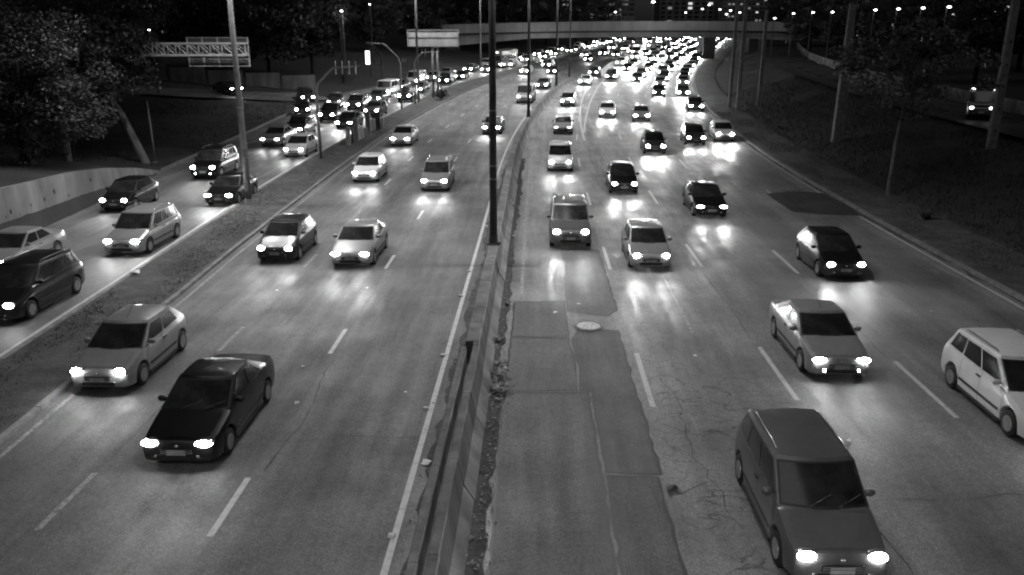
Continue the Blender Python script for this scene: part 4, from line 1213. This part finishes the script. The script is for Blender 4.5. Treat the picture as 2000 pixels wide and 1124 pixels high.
# ================================================================== TREES AND PLANTS
def leaf_quads(V, Fc, c, r, n, size, rnd, flat=.6, droop=0.0):
    for _ in range(n):
        while True:
            p = Vector((rnd.uniform(-1, 1), rnd.uniform(-1, 1), rnd.uniform(-1, 1)))
            if p.length < 1: break
        p = Vector((p.x * r, p.y * r, p.z * r * flat - droop * (p.x ** 2 + p.y ** 2) * r)) + c
        a = Vector((rnd.gauss(0, 1), rnd.gauss(0, 1), rnd.gauss(0, .5))).normalized()
        b = a.cross(Vector((rnd.gauss(0, .6), rnd.gauss(0, .6), 1)).normalized()).normalized()
        s = size * rnd.uniform(.6, 1.4); k = len(V)
        V += [p - a * s * .5, p + b * s * .28, p + a * s * .5, p - b * s * .28]
        Fc.append((k, k + 1, k + 2, k + 3))
def tree_meshes(seed, H, rx, ry, rz, zc, clumps, leaves, size, trunk_r, leaf='leaf', bark='bark', lean=(0, 0), hollow=.35, cr=1.1):
    rnd = random.Random(seed); V, Fc = [], []; T = MB(); L = MB()
    top = Vector((lean[0], lean[1], zc - rz * .35))
    mid = Vector((lean[0] * .35 + rnd.uniform(-.1, .1), lean[1] * .35, top.z * .5))
    T.tube([(0, 0, -.4), (0, 0, .15), mid, top], [trunk_r * 1.7, trunk_r * 1.15, trunk_r * .9, trunk_r * .65], 10)
    cen = Vector((lean[0], lean[1], zc))
    for i in range(clumps):
        while True:
            u = Vector((rnd.uniform(-1, 1), rnd.uniform(-1, 1), rnd.uniform(-1, 1)))
            if hollow < u.length < 1: break
        c = cen + Vector((u.x * rx, u.y * ry, u.z * rz))
        leaf_quads(V, Fc, c, cr * rnd.uniform(.6, 1.3), int(leaves / clumps * rnd.uniform(.6, 1.4)), size, rnd, .55, .25)
        if i % 3 == 0:
            m_ = top.lerp(c, .5) + Vector((rnd.uniform(-.4, .4), rnd.uniform(-.4, .4), rnd.uniform(-.2, .6)))
            L.tube([top - Vector((0, 0, rnd.uniform(0, top.z * .25))), m_, c], [trunk_r * .4, trunk_r * .22, trunk_r * .06], 5, False)
    return T.mesh('trunk', bark, True), L.mesh('limbs', bark, True), mesh('crown', V, Fc, leaf)
def put_tree(name, label, ms, loc, rz=0.0, sc=1.0, group=None):
    root = tag(empty(name, loc, (0, 0, rz)), label, 'tree', group); root.scale = (sc, sc, sc)
    link('trunk', ms[0], root); link('limbs', ms[1], root); link('crown', ms[2], root)
    return root
b0 = gp(284, 319)
put_tree('leafy_tree', 'big leafy tree with a pale leaning trunk left of the painted kerb', tree_meshes(1, 12, 4.3, 4.4, 4.2, 8.2, 130, 22000, .25, .25, lean=(-1.7, -3.0)), b0)
def base(px, Y, extra=0):
    p = at(px, 300, Y); return Vector((p.x, Y, hz(p.x, Y) - .1 + extra))
tA = tree_meshes(2, 12, 5.0, 5.0, 5.0, 7.2, 130, 22000, .25, .32, 'leaf', 'bark_dark')
tLow = tree_meshes(12, 10, 4.8, 4.0, 4.6, 4.6, 150, 30000, .19, .26, 'leaf', 'bark_dark', hollow=.3)
tB = tree_meshes(3, 12, 5.4, 5.4, 4.6, 7.6, 110, 11000, .40, .3, 'leaf_dark', 'bark_dark')
tC = tree_meshes(4, 14, 6.4, 6.4, 6.2, 9.0, 120, 11000, .5, .34, 'leaf_dark', 'bark_dark', cr=1.5)
tD = tree_meshes(5, 14, 5.6, 5.6, 6.6, 8.6, 110, 9000, .55, .3, 'leaf', 'bark_dark', cr=1.4)
put_tree('leafy_tree', 'low leafy tree above the retaining wall at the left edge', tLow, base(48, 44.5), .4, 1.0)
put_tree('leafy_tree', 'leafy tree between the left edge and the pale leaning trunk', tA, base(110, 58), 2.1, 1.05)
put_tree('shade_tree', 'dark tree behind the leafy ones in the top left corner', tB, base(40, 70), 1.0, 1.25)
put_tree('shade_tree', 'dark tree rising behind the lattice gantry arm', tB, base(215, 78), 2.6, 1.2)
GB = 'background trees beyond the local road'
bg = [(tC, 395, 118, .95, 'dark tree behind the gantry sign'), (tD, 540, 116, 1.0, 'broad tree right of the gantry sign, above the side street'), (tC, 470, 128, 1.15, 'tall dark tree right behind the pale verge lamp post'), (tD, 622, 126, .95, 'tree left of the lamp glowing in a pale crown'),
      (tB, 300, 105, 1.2, 'dark tree between the big leafy tree and the gantry sign'), (tC, 740, 165, .9, 'dark tree behind the curved overhead arms'), (tC, 830, 178, .9, 'dark tree behind the billboard'), (tB, 900, 205, 1.3, 'dark tree at the left end of the flyover'), (tC, 960, 222, 1.1, 'dark tree seen through the left span behind the flyover'), (tB, 1010, 235, 1.3, 'dark tree behind the flyover, right of the thick median post'), (tC, 1065, 245, 1.1, 'dark tree behind the flyover above the bus'), (tB, 1120, 262, 1.4, 'dark tree behind the flyover below the lit building'), (tC, 1170, 275, 1.1, 'farthest dark tree left of the jam under the flyover')]
for i, (ms, px, Y, sc, lab) in enumerate(bg):
    put_tree('background_tree', lab, ms, base(px, Y), i * 1.37, sc, GB)
tE = tree_meshes(6, 8, 1.4, 1.4, 1.5, 10.2, 26, 1800, .34, .14, 'leaf', 'bark_dark', cr=.8)
put_tree('pale_tree', 'slender tree with a pale crown lit by the street lamp inside it', tE, base(679, 121))
pl = bpy.data.lights.new('lamp_glow', 'POINT'); pl.energy = 700; pl.shadow_soft_size = .3
lo = bpy.data.objects.new('lamp_glow', pl); col.objects.link(lo); lp = at(669, 24, 116.5); lo.location = lp
for o in bpy.data.objects:
    if o.get('label', '').startswith('slim street lamp glowing'):
        lo.parent = o; lo.location = lp - o.location
# right bank
b1 = gp(1733, 386)
tS = tree_meshes(8, 9, 4.3, 3.6, 2.5, 7.2, 60, 6000, .27, .10, 'leaf_pale', 'bark', lean=(.35, 0), hollow=.2, cr=.8)
put_tree('spindly_tree', 'spindly tree with a thin pale trunk on the right bank', tS, b1)
GC = 'dark trees above the right bank'
rg = [(tB, 1560, 150, .85, 'dark tree above the low wall, right of the flyover end'), (tC, 1640, 135, .75, 'dark tree behind the stout concrete pole'), (tB, 1720, 118, .85, 'dark tree behind the spindly tree, to its left'), (tC, 1800, 110, .75, 'dark tree behind the spindly tree, to its right'), (tB, 1880, 96, .8, 'dark tree below the low bright lamp at the upper right'), (tC, 1960, 112, .85, 'dark tree in front of the lit building at the upper right'), (tB, 2040, 92, 1.0, 'dark tree at the right edge above the truck lamps'), (tC, 1500, 215, .8, 'dark tree right of the lamps over the flyover')]
for i, (ms, px, Y, sc, lab) in enumerate(rg):
    put_tree('bank_tree', lab, ms, base(px, Y), i * 2.1, sc, GC)

# shrubs
def shrub(label, p, r, n, size, seed, mat='leaf', h=1.0):
    rnd = random.Random(seed); root = tag(empty('shrub', p), label, 'shrub'); V, Fc = [], []; S = MB()
    for k in range(7):
        c = Vector((rnd.uniform(-.5, .5) * r, rnd.uniform(-.5, .5) * r, r * h * rnd.uniform(.5, 1.1)))
        leaf_quads(V, Fc, c, r * .55, n // 7, size, rnd, .8)
        S.tube([(0, 0, -.1), c * .6, c], [.04, .03, .01], 5, False)
    link('stems', S.mesh('stems', 'bark_dark'), root); link('foliage', mesh('foliage', V, Fc, mat), root)
shrub('round dark bush on the verge under the billboard', gp(862, 197), 1.1, 900, .2, 31, 'leaf_dark', 1.1)
shrub('low bush on the right bank beside the outer black hatchback', gp(1808, 432), .45, 300, .13, 32, 'leaf_dark')
def weed(label, px, py, s, seed):
    rnd = random.Random(seed); p = gp(px, py); V, Fc = [], []
    for _ in range(46):
        a = rnd.uniform(0, 6.28); l = s * rnd.uniform(.5, 1.2); d = Vector((math.cos(a), math.sin(a), rnd.uniform(.15, 1.1))).normalized(); b = Vector((-d.y, d.x, 0)).normalized() * .018
        k = len(V); V += [b, -b, d * l * .6 - b * .7, d * l * .6 + b * .7, d * l + Vector((0, 0, -.15 * l))]; Fc += [(k, k + 1, k + 2, k + 3), (k + 3, k + 2, k + 4)]
    tag(link('weed', mesh('weed', V, Fc, 'grass'), None, p), label, 'weed')
weed('spiky weed at the foot of the barrier level with the manhole', 974, 668, .38, 41)
weed('small weed at the foot of the barrier beside the first asphalt patch', 990, 597, .28, 42)
weed('weed growing at the barrier below the thick dark lamp post', 1003, 405, .3, 43)
weed('weed tuft at the barrier beside the leaf heap', 955, 735, .3, 44)

def blades(name, label, region, count, hgt, mat, seed, dz=.0):
    rnd = random.Random(seed); V, Fc = [], []
    for _ in range(count):
        x, y, z = region(rnd)
        for _k in range(3):
            a = rnd.uniform(0, 6.28); h = hgt * rnd.uniform(.4, 1.2); w = .012 + .03 * h * rnd.random()
            t = Vector((rnd.gauss(0, .45) * h, rnd.gauss(0, .45) * h, h)); q = Vector((x + rnd.gauss(0, .05), y + rnd.gauss(0, .05), z + dz - .01)); b = Vector((math.cos(a), math.sin(a), 0)) * w
            k = len(V); V += [q - b, q + b, q + t]; Fc.append((k, k + 1, k + 2))
    return tag(link(name, mesh(name, V, Fc, mat)), label, 'grass', kind='stuff')
def reg_verge(r):
    while True:
        Y = 14 + 70 * r.random() ** 1.6; u = r.random(); o = local_r(Y) + .3 + (main_l(Y) - local_r(Y) - .6) * u
        if math.sin(o * 2.1 + Y * .35) + math.sin(Y * .9 + o) + r.uniform(-1, 1.2) > -.1: return o + cx(Y), Y, zt(Y) + .11
blades('verge_grass', 'short trampled grass on the verge left of the main road', reg_verge, 9000, .065, 'grass', 51)
def reg_bank(r):
    while True:
        Y = 18 + 75 * r.random() ** 1.5; o = 17.3 + 3.6 * r.random()
        if math.sin(o * 1.7 + Y * .4) + math.sin(Y * .8 - o) + r.uniform(-1, 1) > -.2: return o + cx(Y), Y, zt(Y) + .10
blades('bank_grass', 'dry patchy grass along the right edge of the road', reg_bank, 8000, .12, 'grass', 52)
def reg_slope(r):
    Y = 20 + 90 * r.random() ** 1.3; o = 20.6 + 9.5 * r.random(); x = o + cx(Y); return x, Y, hz(x, Y)
blades('slope_grass', 'dark tall grass covering the right bank', reg_slope, 9000, .38, 'grass_dark', 53)
def reg_left(r):
    Y = 55 + 50 * r.random(); o = local_l(Y) - .4 - 14 * r.random(); x = o + cx(Y); return x, Y, hz(x, Y)
blades('lawn_grass', 'dark grass on the slope left of the local road', reg_left, 7000, .2, 'grass_dark', 54)

def heap(label, pts, n, seed, size=.06):
    rnd = random.Random(seed); V, Fc = [], []
    for _ in range(n):
        (px, py), sp = rnd.choice(pts), .16
        x, y = px + rnd.gauss(0, sp * .7), py + rnd.gauss(0, sp * 2.2)
        a = rnd.uniform(0, 6.28); s = size * rnd.uniform(.4, 1.3); t = rnd.uniform(-.6, .6); z = max(0, rnd.gauss(.02, .025)) + .012
        u = Vector((math.cos(a), math.sin(a), t)) * s; v = Vector((-math.sin(a), math.cos(a), rnd.uniform(-.4, .4))) * s * .6; q = Vector((x, y, z + s * .4))
        k = len(V); V += [q - u, q - v, q + u, q + v]; Fc.append((k, k + 1, k + 2, k + 3))
    tag(link('leaf_litter', mesh('leaf_litter', V, Fc, 'litter')), label, 'litter', kind='stuff')
heap('heap of dead leaves and rubbish against the barrier beside the patches', [(-.93, 20.6), (-.95, 20.0), (-.95, 21.2), (-.92, 19.5)], 420, 61)
heap('scattered dead leaves along the foot of the barrier near the camera', [(-1.0, 12 + .9 * k) for k in range(8)], 170, 62, .045)
heap('leaves and grit along the foot of the barrier past the patches', [(-1.0, 22.5 + 1.1 * k) for k in range(12)], 200, 63, .045)
heap('grit between the edge line and the barrier', [(-2.25, 12 + 1.6 * k) for k in range(18)], 260, 64, .035)
scr = [(592, 718, 'beside the dark sedan, left carriageway', .08), (580, 788, 'in front of the dash right of the dark sedan', .1), (541, 569, 'behind the silver hatchback on the left carriageway', .09), (717, 564, 'in the middle lane of the left carriageway', .08), (832, 906, 'bright and flat next to the barrier', .16), (792, 768, 'in the lane beside the edge line markers', .07), (1313, 960, 'dark and crumpled near the cracked asphalt', .2), (1357, 697, 'right of the long lane dash', .09), (1085, 612, 'on the first asphalt patch', .1), (1130, 596, 'just above the manhole', .09), (1655, 862, 'between two cars near the bottom right', .12), (1822, 610, 'in the lane before the right bank', .1), (265, 540, 'on the verge between the roads', .3), (1003, 462, 'at the foot of the barrier below the lamp post', .1), (1167, 435, 'between the first two lanes of the right carriageway', .08), (1308, 428, 'under the third lane dash', .09)]
rs = random.Random(71)
for px, py, where, s in scr:
    p = gp(px, py); V = []; z0 = .12 if px == 265 else .012
    for j in range(3):
        for i in range(3): V.append(((i - 1) * s * rs.uniform(.5, .8), (j - 1) * s * rs.uniform(.4, .7), rs.uniform(0, s * .4)))
    Fc = [(0, 1, 4, 3), (1, 2, 5, 4), (3, 4, 7, 6), (4, 5, 8, 7)]
    tag(link('paper_scrap', mesh('paper_scrap', V, Fc, 'paper' if 'dark and' not in where else 'black_trim'), None, (p.x, p.y, p.z + z0), (0, 0, rs.uniform(0, 6))), 'scrap of litter ' + where, 'litter', 'scraps of litter on the road')
